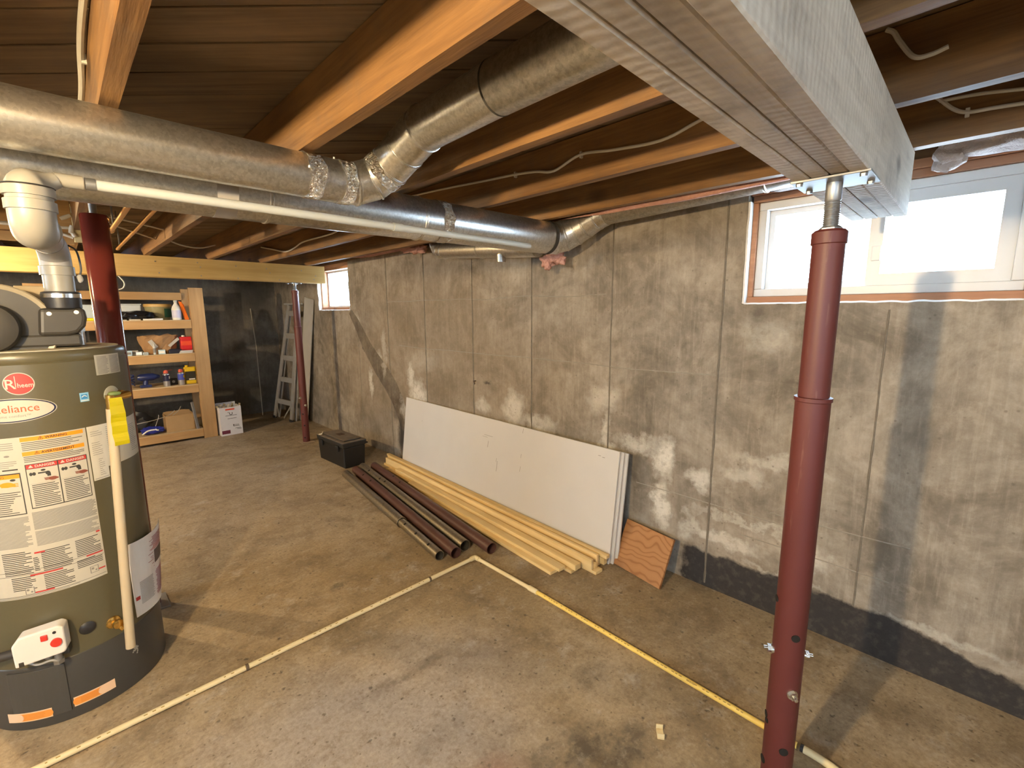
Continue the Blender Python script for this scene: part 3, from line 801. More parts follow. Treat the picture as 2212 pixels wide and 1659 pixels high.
# run along the top of the window wall
ew = thing('round_duct', 'dull duct along the top of the window wall towards the window', 'duct', (2.208, 1.0, 1.97), group='galvanised ducts')
for a, b, za, zb in ((1.50, .70, 2.032, 2.062), (.70, .26, 2.062, 2.082)):
    bm = B(); ductseg(bm, [(2.208, a, za), (2.208, (a+b)/2, (za+zb)/2), (2.208, b, zb)], .064); mk('duct_section', bm, M_GALVD, ew, smooth=True)
crimp(ew, (2.208, .70, 2.062), (0,1,0), .064, M_GALVD)
# branch running back along the wall
eb = thing('round_duct', 'short duct branch along the window wall behind the long duct', 'duct', (2.21, 2.6, 1.87), group='galvanised ducts')
p0, p1 = Vector((2.20, 2.00, 1.900)), Vector((2.235, 3.02, 1.978))
bm = B(); ductseg(bm, [p0, p0.lerp(p1,.55)], .064); mk('duct_section', bm, M_GALV, eb, smooth=True)
bm = B(); ductseg(bm, [p0.lerp(p1,.55), p1], .0645); mk('duct_section', bm, M_GALV, eb, smooth=True)
q_ = [p1, p1+Vector((.006,.06,.008)), p1+Vector((.012,.10,.032)), p1+Vector((.014,.125,.075)), p1+Vector((.014,.13,.13))]
for i in range(4):
    bm = B(); tube(bm, [q_[i], q_[i+1]], .0645, 32); mk('elbow_gore', bm, M_GALV, eb, smooth=True)
for p in (p0.lerp(p1,.55), p1, q_[1]): crimp(eb, p, p1-p0, .064)
bm = B(); lathe(bm, [(0,0),(.03,0),(.034,.05),(.02,.06),(0,.06)], c=(2.185,2.32,1.83), n=16); mk('damper_cap', bm, M_GALVD, eb, smooth=True)

# upper duct with an elbow up into the joist bay
D1 = (1.555, 1.930); R1 = .0665
e1 = thing('round_duct', 'upper galvanised duct with taped elbow turning up into a joist bay', 'duct', (.2, D1[0], D1[1]-R1), group='galvanised ducts')
XE = .705
for a, b in ((-2.2, -.30), (-.30, .648), (.648, XE)):
    bm = B(); ductseg(bm, [(a, *D1), (b, *D1)], R1 if a < .6 else R1+.001); mk('duct_section', bm, M_GALV, e1, smooth=True)
# elbow centre line: +x -> (-y, +z) into the bay
ctl = [Vector((XE, D1[0], D1[1])), Vector((.775, 1.553, 1.932)), Vector((.835, 1.53, 1.955)), Vector((.872, 1.475, 1.995)), Vector((.886, 1.40, 2.035)), Vector((.888, 1.30, 2.068))]
for i in range(5):
    bm = B(); tube(bm, [ctl[i], ctl[i+1]], [R1+.001, R1+.001], 40); mk('elbow_gore', bm, M_GALV, e1, smooth=True)
for i in range(1, 5): crimp(e1, ctl[i], ctl[i+1]-ctl[i-1], R1-.0005)
b0 = ctl[5]; b1 = Vector((.888, .95, 2.078)); b2 = Vector((.888, -.6, 2.090))
bm = B(); ductseg(bm, [b0, b1], R1); mk('duct_section', bm, M_GALV, e1, smooth=True)
bm = B(); ductseg(bm, [b1, b2], R1+.001); mk('duct_section', bm, M_GALVD, e1, smooth=True)
crimp(e1, b0+(b1-b0)*.05, b1-b0, R1); 
band(e1, b1, b2-b1, R1+.0018, .006, 'dark_seam', plain('dark_joint', (.04,.038,.035), .8))
band(e1, (.628, *D1), (1,0,0), R1+.0012, .045, wob_=.010)
band(e1, (.735, D1[0]-.001, D1[1]+.0005), (1,-.01,.02), R1+.0022, .042, wob_=.010)
band(e1, ctl[3].lerp(ctl[2], .4), ctl[3]-ctl[2], R1+.0022, .035, wob_=.010)
# duct screws
for p in ((.70, D1[0]-.02, D1[1]+R1-.001), (.60, D1[0]-R1+.001, D1[1]+.01)):
    bm = B(); tube(bm, [Vector(p)-Vector((0,0,.003)), Vector(p)+Vector((0,-.002,.004))], .004, 6); mk('screw_head', bm, M_BOLT, e1)

# ------------------------------------------------------------------ pink insulation
def insul(nm='pink_glass_wool', ca=(.42,.19,.15), cb=(.78,.47,.40)):
    m_, nt, bs = newmat(nm); co = objco(nt)
    n = noi(nt, co, 35.0, 6, .7)
    nt.links.new(mixc(nt, n, ca, cb), bs.inputs['Base Color']); bs.inputs['Roughness'].default_value = .95
    bump(nt, bs, n, .8, .02); return m_
M_PINK = insul()
M_PALEI = insul('pale_glass_wool', (.34,.27,.25), (.60,.54,.51))
def tuft(label, c, s, seed, more=(), mat=None):
    bm = B(); clump(bm, c, s, seed)
    for i, (cc, ss) in enumerate(more): clump(bm, cc, ss, seed+i+5, .4, 4)
    mk('insulation_tuft', bm, mat or M_PINK, smooth=True, label=label, cat='insulation', group='tufts of pink insulation', auto=False)
tuft('pink insulation tuft hanging under the long duct end', (2.19, 1.86, 1.845), (.05,.05,.05), 1, [((2.20,1.92,1.805),(.035,.045,.035)), ((2.21,1.83,1.81),(.03,.035,.03)), ((2.18,1.90,1.78),(.018,.022,.03))])
tuft('pink insulation tuft on the wall top left of the duct branch', (2.30, 3.62, 2.06), (.06,.16,.035), 2, [((2.29,3.48,2.04),(.05,.09,.04))])
tuft('long thin pink insulation strip on the wall top near the small window', (2.33, 4.25, 2.075), (.05,.50,.02), 3)
tuft('long pink insulation strip above the duct towards the large window', (2.100, 1.00, 2.012), (.022,.58,.014), 4)
tuft('pale insulation tuft over the left corner of the large window', (2.36, .62, 2.045), (.04,.13,.02), 5, [((2.35,.50,2.04),(.03,.06,.022))], M_PALEI)
tuft('pale insulation strip over the right of the large window', (2.30, .0, 2.055), (.06,.17,.038), 6, [((2.30,.14,2.03),(.035,.05,.04))], M_PALEI)

# ------------------------------------------------------------------ white plastic pipes overhead
M_PVC = plain('white_pvc', (.29,.275,.235), .38, var=.03)
M_PVCG = plain('grey_white_pvc', (.32,.31,.29), .42, var=.04)
M_PVCP = plain('cool_white_pvc', (.46,.48,.46), .4, var=.03)
M_BLACKR = plain('black_rubber', (.02,.02,.022), .45)
PY, PZ = 1.635, 1.826
ep = thing('drain_pipe', 'thin white plastic pipe running along the front of the lower duct', 'pipe', (.9, PY, PZ-.014))
bm = B(); pipe(bm, (.10, PY, PZ), (.985, PY, PZ), .0135, .0105); mk('pipe_length', bm, M_PVCP, ep, smooth=True)
bm = B(); pipe(bm, (.985, PY, PZ), (1.735, PY, PZ), .0135, .0105); mk('pipe_length', bm, M_PVCP, ep, smooth=True)
bm = B(); pipe(bm, (.965, PY, PZ), (1.005, PY, PZ), .0158, .0135); mk('coupling', bm, M_PVCP, ep, smooth=True)
bm = B(); pipe(bm, (.088, PY, PZ), (.108, PY, PZ), .0150, .0135); mk('clamp', bm, M_GREYM, ep, smooth=True)
ev = thing('vent_pipe', 'thick white plastic vent pipe with elbows above the water heater', 'pipe', (.015, 2.33, 1.535))
VA, VB = Vector((.018, 2.33, 1.56)), Vector((.018, 2.33, 1.635))
bm = B(); tube(bm, [VA, VB], .0415, 36); mk('pipe_length', bm, M_PVC, ev, smooth=True)
bm = B(); lathe(bm, [(.0415,1.635),(.047,1.635),(.047,1.665),(.0415,1.668)], c=(VA.x, VA.y, 0), n=36); mk('coupling', bm, M_PVC, ev, smooth=True)
low = smoothpath([(.018,2.33,1.66),(.017,2.325,1.70),(.012,2.27,1.728),(.002,2.15,1.735)], 5)
bm = B(); tube(bm, low, .0425, 36); mk('elbow', bm, M_PVCG, ev, smooth=True)
bm = B(); tube(bm, [(.002,2.15,1.735),(-.012,1.74,1.715)], .0405, 36); mk('pipe_length', bm, M_PVCG, ev, smooth=True)
bm = B(); lathe(bm, [(.041,-.02),(.047,-.02),(.047,.02),(.041,.02)], c=(-.0115,1.755,1.716), axis=(-.014,-.41,-.02), n=36); mk('coupling', bm, M_PVC, ev, smooth=True)
hi_ = smoothpath([(-.012,1.74,1.715),(-.014,1.665,1.700),(-.015,1.625,1.715),(-.015,1.615,1.76)], 6)
bm = B(); tube(bm, hi_, .0425, 36); mk('elbow', bm, M_PVC, ev, smooth=True)
bm = B(); tube(bm, [(-.015,1.615,1.755),(-.015,1.615,1.80)], .0415, 36); mk('pipe_length', bm, M_PVC, ev, smooth=True)
for z0, z1, r in ((1.742,1.766,.0462), (1.774,1.796,.0465)):
    bm = B(); lathe(bm, [(.041,z0),(r,z0),(r,z1-.002),(.041,z1)], c=(-.015,1.615,0), n=36); mk('coupling', bm, M_PVC, ev, smooth=True)
bm = B(); tube(bm, arc((-.015,1.615,1.797), (-.015+.0462,1.615,1.797), (0,0,1), 2*PI*.96, 40), .0013, 6); mk('wire_tie', bm, M_BLACKR, ev)
top = smoothpath([(-.015,1.615,1.780),(-.013,1.617,1.795),(.004,1.624,1.808),(.035,1.632,1.824)], 5)
bm = B(); tube(bm, top, [.0415]*8+[.040,.038,.034,.030,.026,.022,.020,.0185][:len(top)-8], 32); mk('elbow', bm, M_PVC, ev, smooth=True)
bm = B(); tube(bm, [(.033,1.632,1.826),(.084,PY,PZ)], .0165, 24); mk('reducer', bm, M_PVC, ev, smooth=True)
# loose sensor wire clipped on the vent
bm = B(); tube(bm, smoothpath([(.055,2.30,1.74),(.075,2.30,1.72),(.08,2.30,1.66),(.072,2.30,1.63)], 5), .003, 8); mk('sensor_wire', bm, M_BLACKR, ev, smooth=True)
bm = B(); clump(bm, (.074,2.30,1.625), (.008,.006,.016), 3, .2); mk('wire_nut', bm, M_PVCG, ev, smooth=True)

# ------------------------------------------------------------------ water heater
HC = (-.088, 2.495); HR = .273; HT = 1.372
M_TANK = plain('grey_green_enamel', (.100,.088,.050), .33, var=.05, nscale=80)
M_SKIRT = plain('dark_grey_enamel', (.06,.058,.054), .4, var=.06, nscale=60)
M_DARKM = plain('dark_grey_plastic', (.038,.034,.027), .45, var=.12)
M_STK = plain('cream_sticker', (.49,.46,.38), .5, var=.03)
M_STKW = plain('white_sticker', (.80,.78,.74), .5, var=.02)
M_INK = plain('black_print', (.035,.033,.03), .6)
M_INKG = plain('grey_print', (.22,.21,.19), .6)
M_INKR = plain('red_print', (.48,.035,.03), .5)
M_INKO = plain('orange_print', (.85,.29,.01), .5)
M_INKB = plain('blue_print', (.05,.25,.55), .4)
M_NAVY = plain('navy_print', (.012,.014,.05), .4)
M_BRASS = plain('brass', (.72,.46,.13), .25, .95, .15, 40)
M_YEL = plain('yellow_card', (.5,.42,.0), .5, var=.05)
M_CREAMP = plain('cream_cpvc', (.52,.43,.29), .4, var=.04)
eh = thing('water_heater', 'grey-green tank water heater covered in labels at the left', 'water heater', (HC[0], HC[1], 0))
bm = B(); lathe(bm, [(0,.25),(HR,.25),(HR,HT-.04),(HR-.004,HT-.036),(HR-.001,HT-.030),(HR-.001,HT-.012),(HR-.006,HT-.003),(HR-.018,HT),(0,HT+.008)], c=(*HC,0), n=96); tank = mk('tank', bm, M_TANK, eh, smooth=True)
bm = B(); lathe(bm, [(0,.0005),(HR-.002,.0005),(HR+.001,.006),(HR+.001,.247),(HR-.004,.252),(0,.252)], c=(*HC,0), n=96); skirt = mk('base_skirt', bm, M_SKIRT, eh, smooth=True)
bm = B(); lathe(bm, [(HR-.02,HT+.0005),(HR-.02,HT+.004),(HR-.05,HT+.006),(.02,HT+.012)], c=(*HC,0), n=64); mk('top_lid', bm, plain('cream_lid', (.42,.38,.28), .5), eh, smooth=True)
def cyl(th, z, dr=.0006, r=HR): return Vector((HC[0]+(r+dr)*math.sin(R_(th)), HC[1]-(r+dr)*math.cos(R_(th)), z))
DPM = math.degrees(1/HR)                       # degrees per metre of arc
def crect(bm, a0, a1, z0, z1, dr=.0006, mi=0, skew=0.0):
    n = max(1, int(abs(a1-a0)/4)+1)
    lo = [bm.verts.new(cyl(a0+(a1-a0)*k/n, z0, dr)) for k in range(n+1)]; hi = [bm.verts.new(cyl(a0+(a1-a0)*k/n, z1, dr)) for k in range(n+1)]
    for k in range(n): bm.faces.new((lo[k], lo[k+1], hi[k+1], hi[k])).material_index = mi
def cell(bm, a, z, rw, rh, dr, mi=0, n=40):
    """filled ellipse wrapped round the tank, in upright strips"""
    m_ = max(6, n//2); prev = None
    for k in range(m_+1):
        u = -math.cos(PI*k/m_); h = rh*math.sqrt(max(0.0, 1-u*u))
        cur = (bm.verts.new(cyl(a+rw*u*DPM, z-h-1e-6, dr)), bm.verts.new(cyl(a+rw*u*DPM, z+h+1e-6, dr)))
        if prev: bm.faces.new((prev[0], cur[0], cur[1], prev[1])).material_index = mi
        prev = cur
def ctext(bm, s, a, z, size, dr, mi=0, align='CENTER', bold=0.0, sx=1.0, rise=0.0):
    addtext(bm, s, size, lambda x, y: cyl(a+x*DPM, z+y+x*rise, dr), align, bold, mi, sx)
def fine(bm, a0, a1, z0, z1, dr, mi=0, pitch=.0058, h=.0026, ragged=.25, seed=1):
    r = random.Random(seed); z = z1-pitch*.5
    while z > z0:
        e_ = a1-(a1-a0)*ragged*r.random() if r.random() < .6 else a1
        crect(bm, a0, e_, z-h/2, z+h/2, dr, mi); z -= pitch
# round red logo
bm = B(); cell(bm, -6.2, 1.270, .0375, .0375, .0008, 0); cell(bm, -6.2, 1.270, .0350, .0350, .0011, 1)
ctext(bm, 'R', -10.6, 1.268, .046, .0015, 0, bold=.0003); ctext(bm, 'heem', -3.0, 1.264, .0215, .0015, 0, bold=.0003, sx=.82); crect(bm, -8.0, -7.6, 1.258, 1.296, .0015, 0)
mk('round_logo', bm, [M_STK, M_INKR], tank, label='round red logo badge')
bm = B(); cell(bm, -13, 1.181, .114, .0415, .0008, 0); cell(bm, -13, 1.181, .1115, .0395, .0011, 1); cell(bm, -13, 1.181, .1065, .0355, .0014, 0)
ctext(bm, 'Reliance', -9.6, 1.186, .036, .0018, 2, sx=.92, bold=.0002); ctext(bm, 'home comfort\u2122', -11.5, 1.162, .0125, .0018, 3)
mk('oval_badge', bm, [M_STK, M_NAVY, plain('rust_print', (.45,.10,.03), .5), M_INKG], tank, label='oval cream name badge with navy rim')
bm = B(); crect(bm, 37.5, 61.5, 1.273, 1.348, .0008, 0)
for k, (a0, a1) in enumerate(((39,48.5),(50,60))): fine(bm, a0, a1, 1.278, 1.343, .0012, 1, .0048, .0020, .2, 3+k)
mk('notice_sticker', bm, [M_STK, M_INKG], tank)
bm = B(); crect(bm, 24.2, 30.0, 1.184, 1.217, .0008, 0); crect(bm, 24.7, 29.5, 1.187, 1.190, .0011, 1); crect(bm, 25.0, 29.0, 1.194, 1.211, .0011, 2)
for k in range(7): crect(bm, 25.3+k*.45, 26.0+k*.45, 1.201+.004*math.sin(k*.5), 1.2035+.004*math.sin(k*.5), .0014, 1)
mk('energy_sticker', bm, [plain('pale_blue_print', (.25,.52,.72), .4), M_STKW, M_INKB], tank)
# big instruction label
bm = B(); crect(bm, -62, 24.5, .515, 1.090, .0007, 0)
crect(bm, -10.6, 22.8, 1.0725, 1.0865, .0010, 1); crect(bm, -10.6, 22.4, 1.0225, 1.0365, .0010, 1)
ctext(bm, '\u26A0 WARNING', 6, 1.0795, .0115, .0013, 2, bold=.0003); ctext(bm, '\u26A0 AVERTISSEMENT', 6, 1.0295, .0115, .0013, 2, bold=.0003)
fine(bm, -10.2, 22, 1.0385, 1.0705, .0010, 2, .0062, .0020, .35, 11); fine(bm, -10.2, 22, .996, 1.0215, .0010, 2, .0058, .0020, .3, 12)
# two danger boxes
crect(bm, -10.4, 22.8, .834, .9925, .0010, 2); crect(bm, -9.9, 6.0, .8375, .975, .0013, 0); crect(bm, 6.6, 22.3, .8375, .975, .0013, 0)
crect(bm, -9.9, 6.0, .9765, .9905, .0013, 3); crect(bm, 6.6, 22.3, .9765, .9905, .0013, 3)
for a in (-2.0, 14.4): ctext(bm, '\u25B2 DANGER', a, .9835, .0122, .0016, 0, bold=.0003)
for a in (-9.4, 7.1):
    # tap, hand, sink sketch
    cell(bm, a+3.0, .957, .0045, .006, .0016, 2); cell(bm, a+1.4, .957, .004, .006, .0016, 2); crect(bm, a+5.0, a+10.0, .955, .960, .0016, 2); cell(bm, a+10.0, .954, .006, .007, .0016, 2); crect(bm, a+9.5, a+11.4, .942, .953, .0016, 2); cell(bm, a+7.8, .9665, .006, .0035, .0016, 2)
    for i, (dx, dz, l) in enumerate(((0,.004,4.5),(.3,.0015,5.2),(.2,-.001,5.6),(.6,-.0035,4.8))): crect(bm, a+7.6+dx, a+7.6+dx+l, .932+dz, .934+dz, .0016, 4)
    cell(bm, a+12.2, .932, .011, .0065, .0017, 4); crect(bm, a+13.0, a+15.0, .928, .934, .0017, 4)
    crect(bm, a+.3, a+15.2, .9215, .9222, .0016, 5)
    fine(bm, a+1.0, a+14.6, .842, .920, .0016, 2, .0066, .0026, .25, int(a*10)+50)
crect(bm, -40, -13.2, .820, .968, .0010, 2); crect(bm, -39.5, -13.8, .8235, .964, .0013, 0); crect(bm, -39.5, -13.8, .950, .964, .0014, 1)
ctext(bm, 'WARNING', -27, .957, .0105, .0017, 2)
cell(bm, -21, .930, .018, .009, .0016, 1); crect(bm, -24, -16.5, .922, .931, .0017, 1)
for i in range(3): crect(bm, -17.5, -15.0, .921+.005*i, .9235+.005*i, .0017, 1)
cell(bm, -17.5, .945, .007, .004, .0016, 2); fine(bm, -38, -14.6, .828, .905, .0016, 2, .0072, .0024, .3, 77)
# logo column top left
fine(bm, -30, -14.5, 1.045, 1.075, .0010, 5, .0070, .0024, .5, 5); cell(bm, -18.5, 1.028, .007, .0035, .0010, 5); fine(bm, -30, -14, .985, 1.012, .0010, 5, .0066, .0022, .4, 6); crect(bm, -22, -14, .978, .9825, .0010, 2)
# fine print below
fine(bm, -11, 24, .757, .822, .0010, 5, .0040, .0026, .08, 21); fine(bm, -40, -13, .70, .812, .0010, 5, .0044, .0026, .12, 22)
fine(bm, -11, 24, .697, .752, .0010, 5, .0042, .0024, .2, 23)
crect(bm, 21.3, 23.6, .690, .6965, .0011, 3); crect(bm, -13.4, -7.8, .672, .678, .0011, 3)
for i, (a0, a1, z0, z1) in enumerate(((-10,6,.604,.680),(8.5,23,.620,.684),(-31,-15,.60,.688),(-14.5,-11.5,.604,.66),(-10.5,5.5,.532,.590),(7.8,23,.570,.606),(-28,-15,.545,.596))): fine(bm, a0, a1, z0, z1, .0010, 2, .0066, .0028, .3, 31+i)
crect(bm, 13.5, 23.6, .6095, .6145, .0011, 3); crect(bm, -17.5, 0, .593, .5985, .0011, 3); crect(bm, 19.5, 23.8, .545, .550, .0011, 3); crect(bm, -20, -6, .5275, .5325, .0011, 3)
for a0, a1, z in ((-40,24,.6155),(-40,24,.5250),(-40,24,.6005)): crect(bm, a0, a1, z-.0006, z+.0006, .0011, 2)
for a, z in ((17, .553), (-19, .540)):
    crect(bm, a-2.6, a+2.6, z-.013, z+.013, .0012, 5); crect(bm, a-2.1, a+2.1, z-.011, z+.011, .0015, 0); cell(bm, a-1, z+.004, .004, .004, .0017, 5); cell(bm, a+1, z-.004, .003, .003, .0017, 5)
fine(bm, -40, 22, .517, .524, .0010, 5, .004, .002, .4, 60)
mk('instruction_label', bm, [M_STK, M_INKO, M_INK, M_INKR, plain('brown_print', (.22,.06,.035), .5), M_INKG], tank, label='large cream safety instruction label')
bm = B(); crect(bm, 25.2, 36.5, .884, 1.090, .0007, 0); crect(bm, 36.2, 78, .925, 1.090, .0010, 0)
for i, (a0, a1, z0, z1) in enumerate(((27,35,1.05,1.072),(27,34,.98,1.03),(30,34,.90,.965),(38,46,.96,1.08),(52,60,1.01,1.07),(62,74,.945,1.06))): fine(bm, a0, a1, z0, z1, .0014, 1, .0075, .0016, .5, 80+i)
crect(bm, 26, 36, .889, .891, .0014, 1)
mk('wiring_label', bm, [plain('greyish_sticker', (.62,.60,.52), .5), M_INKG], tank)
# skirt stickers
for a0, a1, z0, z1, flip in ((-46,-18.5,.042,.078,0), (-6.5,18.5,.046,.084,1)):
    o9 = .0 if flip else .006
    bm = B(); crect(bm, a0, a1, z0, z1, .0018+o9, 0); am = a0+2.0 if flip else a0+8; an = a1-8 if flip else a1-2.0
    crect(bm, am, an, z0+.004, z1-.004, .0022+o9, 1); c = (an, (z0+z1)/2) if flip else (am, (z0+z1)/2); 
    cell(bm, (am if flip else an), (z0+z1)/2, .012, (z1-z0)/2-.004, .0022+o9, 1); cell(bm, (an if flip else am), (z0+z1)/2, .013, (z1-z0)/2-.004, .0024+o9, 0)
    fine(bm, am+2, an-2, z0+.008, z1-.008, .0025+o9, 2, .0055, .0015, .1, 90)
    mk('service_sticker', bm, [plain('peach_sticker', (.80,.55,.36), .5), plain('orange_sticker', (.80,.30,.05), .5), plain('dark_orange_print', (.6,.2,.03), .5)], skirt)
# worn emblem on the skirt, sooty round plug, access door
bm = B()
for i in range(26): cell(bm, 36+rnd.gauss(0,1.1), .148+rnd.gauss(0,.011), .003, .0035, .0016, 0, 6)
mk('worn_emblem', bm, plain('scuffed_grey', (.33,.32,.29), .6), skirt)
bm = B(); n = 8
for k in range(n):
    pass
def cpatch(bm, a0, a1, z0, z1, r0, r1, n=10):
    """curved solid plate on the tank"""
    L = [[bm.verts.new(cyl(a0+(a1-a0)*k/n, z, d)) for k in range(n+1)] for z, d in ((z0,r0),(z1,r0),(z1,r1),(z0,r1))]
    for i in range(4):
        j = (i+1)%4
        for k in range(n): bm.faces.new((L[i][k], L[i][k+1], L[j][k+1], L[j][k]))
    for k in (0, n): bm.faces.new([L[i][k] for i in range(4)])
cpatch(bm, -42, -8, .040, .235, -.004, .006); mk('access_door', bm, M_SKIRT, skirt, bev=.0015)
bm = B(); lathe(bm, [(0,0),(.022,0),(.024,.006),(.016,.012),(0,.013)], c=cyl(7.5,.338,-.002), axis=Vector((math.sin(R_(7.5)),-math.cos(R_(7.5)),0)), n=24); mk('thermostat_well', bm, M_BLACKR, tank, smooth=True)
# drain valve
ax = Vector((math.sin(R_(23.5)), -math.cos(R_(23.5)), 0)); p = cyl(23.5,.311,0); tx = Vector((math.cos(R_(23.5)), math.sin(R_(23.5)), 0))
dv = mk('drain_valve', lathe(B(), [(0,-.004),(.026,-.004),(.022,.004),(.012,.008),(.012,.022),(.017,.024),(.017,.034),(.010,.037),(0,.038)], c=p, axis=ax, n=24), M_BRASS, eh, smooth=True)
bm = B(); tube(bm, [p+ax*.022, p+ax*.034+Vector((0,0,-.028))+tx*.012], .009, 16); mk('spout', bm, M_BRASS, dv, smooth=True)
# gas valve: white control box with red knob and button
gv = thing('tmp', None, None); bpy.data.objects.remove(gv)
GA = -14.5; ax = Vector((math.sin(R_(GA)), -math.cos(R_(GA)), 0)); tx = Vector((math.cos(R_(GA)), math.sin(R_(GA)), 0))
g0 = cyl(GA, .312, .012); G4 = Matrix(((tx.x, ax.x, 0, g0.x), (tx.y, ax.y, 0, g0.y), (0, 0, 1, g0.z), (0, 0, 0, 1)))
M_WPL = plain('white_plastic', (.74,.70,.64), .4, var=.03)
bm = B(); poly = [(-.070,-.014),(.058,.000),(.064,.012),(.064,.096),(.050,.106),(-.052,.094),(-.072,.066)]
prism(bm, poly, 0, .052, Matrix(((1,0,0,0),(0,0,1,0),(0,1,0,0),(0,0,0,1)))); bm.transform(G4); gb = mk('control_box', bm, M_WPL, eh, bev=.006, seg=3)
def gp(x, y, z): return G4 @ Vector((x, y, z))
bm = B(); tube(bm, [gp(.042,.051,.048), gp(.042,.060,.048)], .0150, 24); k_ = mk('knob', bm, plain('red_plastic', (.62,.04,.025), .35), gb, smooth=True)
bm = B(); b_ = Matrix.Translation((.004,.051,.064)); obox(bm, G4@b_, .018, .007, .020); mk('button', bm, bpy.data.materials['red_plastic'], gb, bev=.002)
bm = B(); tube(bm, [gp(.040,.0515,.085), gp(.040,.054,.085)], .005, 12); mk('indicator', bm, M_BLACKR, gb)
bm = B(); obox(bm, G4@Matrix.Translation((-.060,.046,-.012)), .014, .007, .018); mk('clip', bm, M_DARKM, gb, bev=.002)
bm = B(); tube(bm, [gp(.030,.022,.002), gp(.030,.022,-.040)], .011, 18); tube(bm, [gp(.030,.022,-.036), gp(.030,.022,-.050)], .016, 6); tube(bm, [gp(.005,.020,.0), gp(.005,.020,-.024)], .010, 14); mk('gas_fitting', bm, M_GREYM, eh, smooth=True)
bm = B(); tube(bm, smoothpath([gp(-.045,.024,-.02), gp(-.02,.030,-.032), gp(.015,.032,-.028), gp(.035,.030,-.045)], 5), .004, 8); mk('ignitor_wire', bm, M_PVCG, eh, smooth=True)
bm = B(); obox(bm, G4@Matrix.Translation((-.045,-.012,-.028)), .105, .030, .028); mk('valve_body', bm, M_DARKM, eh, bev=.003)
bm = B(); tube(bm, [gp(-.065,.005,.02), gp(-.20,-.005,.010), gp(-.45,-.03,.0)], .016, 18); mk('gas_pipe', bm, plain('black_iron', (.05,.045,.04), .5, .3), eh, smooth=True)
# relief valve, discharge pipe and yellow tag
TA = 48.0; ax = Vector((math.sin(R_(TA)), -math.cos(R_(TA)), 0)); p = cyl(TA, 1.192, 0)
bm = B(); lathe(bm, [(0,-.003),(.034,-.003),(.034,.001),(.030,.003),(0,.003)], c=p, axis=ax, n=28); mk('valve_escutcheon', bm, M_STK if False else plain('pale_plastic_ring', (.36,.35,.27), .4), tank, smooth=True)
rv = mk('relief_valve', lathe(B(), [(0,0),(.013,0),(.013,.026),(.017,.028),(.017,.040),(0,.041)], c=p, axis=ax, n=20), M_BRASS, eh, smooth=True)
q1 = Vector((.104, 2.215, 1.192))
bm = B(); tube(bm, [p+ax*.034, p+ax*.055, q1+Vector((0,0,.0))], [.014,.015,.014], 18); tube(bm, [q1+Vector((0,0,.012)), q1+Vector((-.001,0,-.055))], .0145, 18); mk('valve_body', bm, M_BRASS, rv, smooth=True)
bm = B(); clump(bm, q1+Vector((.012,-.004,.016)), (.018,.010,.009), 2, .15); mk('lever', bm, plain('green_plastic', (.12,.17,.05), .5), rv, smooth=True)
bm = B(); pipe(bm, q1+Vector((-.0015,0,-.04)), Vector((.058, 2.203, .205)), .0155, .0125); dp = mk('discharge_pipe', bm, M_CREAMP, eh, smooth=True)
# yellow tag hanging on the valve
bm = B(); n = 12; prev = None; nrm = Vector((.30,-.95,0)).normalized(); side = Vector((.95,.30,0)).normalized()
for k in range(n+1):
    t = k/n; z = 1.195-.178*t; c = q1+Vector((.013+.002*t, -.022-.006*math.sin(t*3), 0)); c.z = z
    hw = .019+.004*min(1, t*3); bend = nrm*(.005*math.sin(t*7)+.003*math.sin(t*23))
    a = c-side*hw+bend; b = c+side*hw+bend*.4
    ring = [bm.verts.new(a), bm.verts.new(b), bm.verts.new(b-nrm*.001), bm.verts.new(a-nrm*.001)]
    if prev:
        for i in range(4): bm.faces.new((prev[i], prev[(i+1)%4], ring[(i+1)%4], ring[i]))
    else: bm.faces.new(ring)
    prev = ring
bm.faces.new(prev); tg = mk('hang_tag', bm, M_YEL, eh, label='bright yellow crinkled hang tag')
# manual in a plastic sleeve hanging on the side
man = thing('paper_manual', 'white folded paper manual hung on the side of the water heater', 'paper', cyl(64, .28, .02))
bm = B(); P00, P10, P11, P01 = cyl(40,.285,.006), cyl(84,.245,.012), cyl(97,.60,.045), cyl(42,.585,.006)
def man_pt(u, v, off=0.0):
    a = 40+(46+8*v)*u; z = (.275-.02*u)+(.315-.01*u+.02*u*u)*v; d = .006+.030*v*u*u+.004*math.sin(u*3)+off
    return cyl(a, z, d)
nu, nv = 10, 6
for off in (0.0, .003):
    G = [[bm.verts.new(man_pt(i/nu, j/nv, off)) for j in range(nv+1)] for i in range(nu+1)]
    for i in range(nu):
        for j in range(nv): bm.faces.new((G[i][j], G[i+1][j], G[i+1][j+1], G[i][j+1]))
    if off == 0.0: G0 = G
for i in range(nu):
    for j in (0, nv): bm.faces.new((G0[i][j], G0[i+1][j], G[i+1][j], G[i][j]))
for j in range(nv):
    for i in (0, nu): bm.faces.new((G0[i][j], G0[i][j+1], G[i][j+1], G[i][j]))
mk('sheet', bm, M_STKW, man)
bm = B()
def mrect(u0, u1, v0, v1, mi):
    n = 4; lo = [bm.verts.new(man_pt(u0+(u1-u0)*k/n, v0, .0038)) for k in range(n+1)]; hi2 = [bm.verts.new(man_pt(u0+(u1-u0)*k/n, v1, .0038)) for k in range(n+1)]
    for k in range(n): bm.faces.new((lo[k], lo[k+1], hi2[k+1], hi2[k])).material_index = mi
r2 = random.Random(5)
for k in range(16): mrect(.40+.12*r2.random(), .86+.1*r2.random(), .93-k*.012, .936-k*.012, 1 if k < 10 else 0)
mrect(.52,.93,.56,.74,2)
for k in range(9): mrect(.30+.2*r2.random(), .50, .72-k*.024, .727-k*.024, 1)
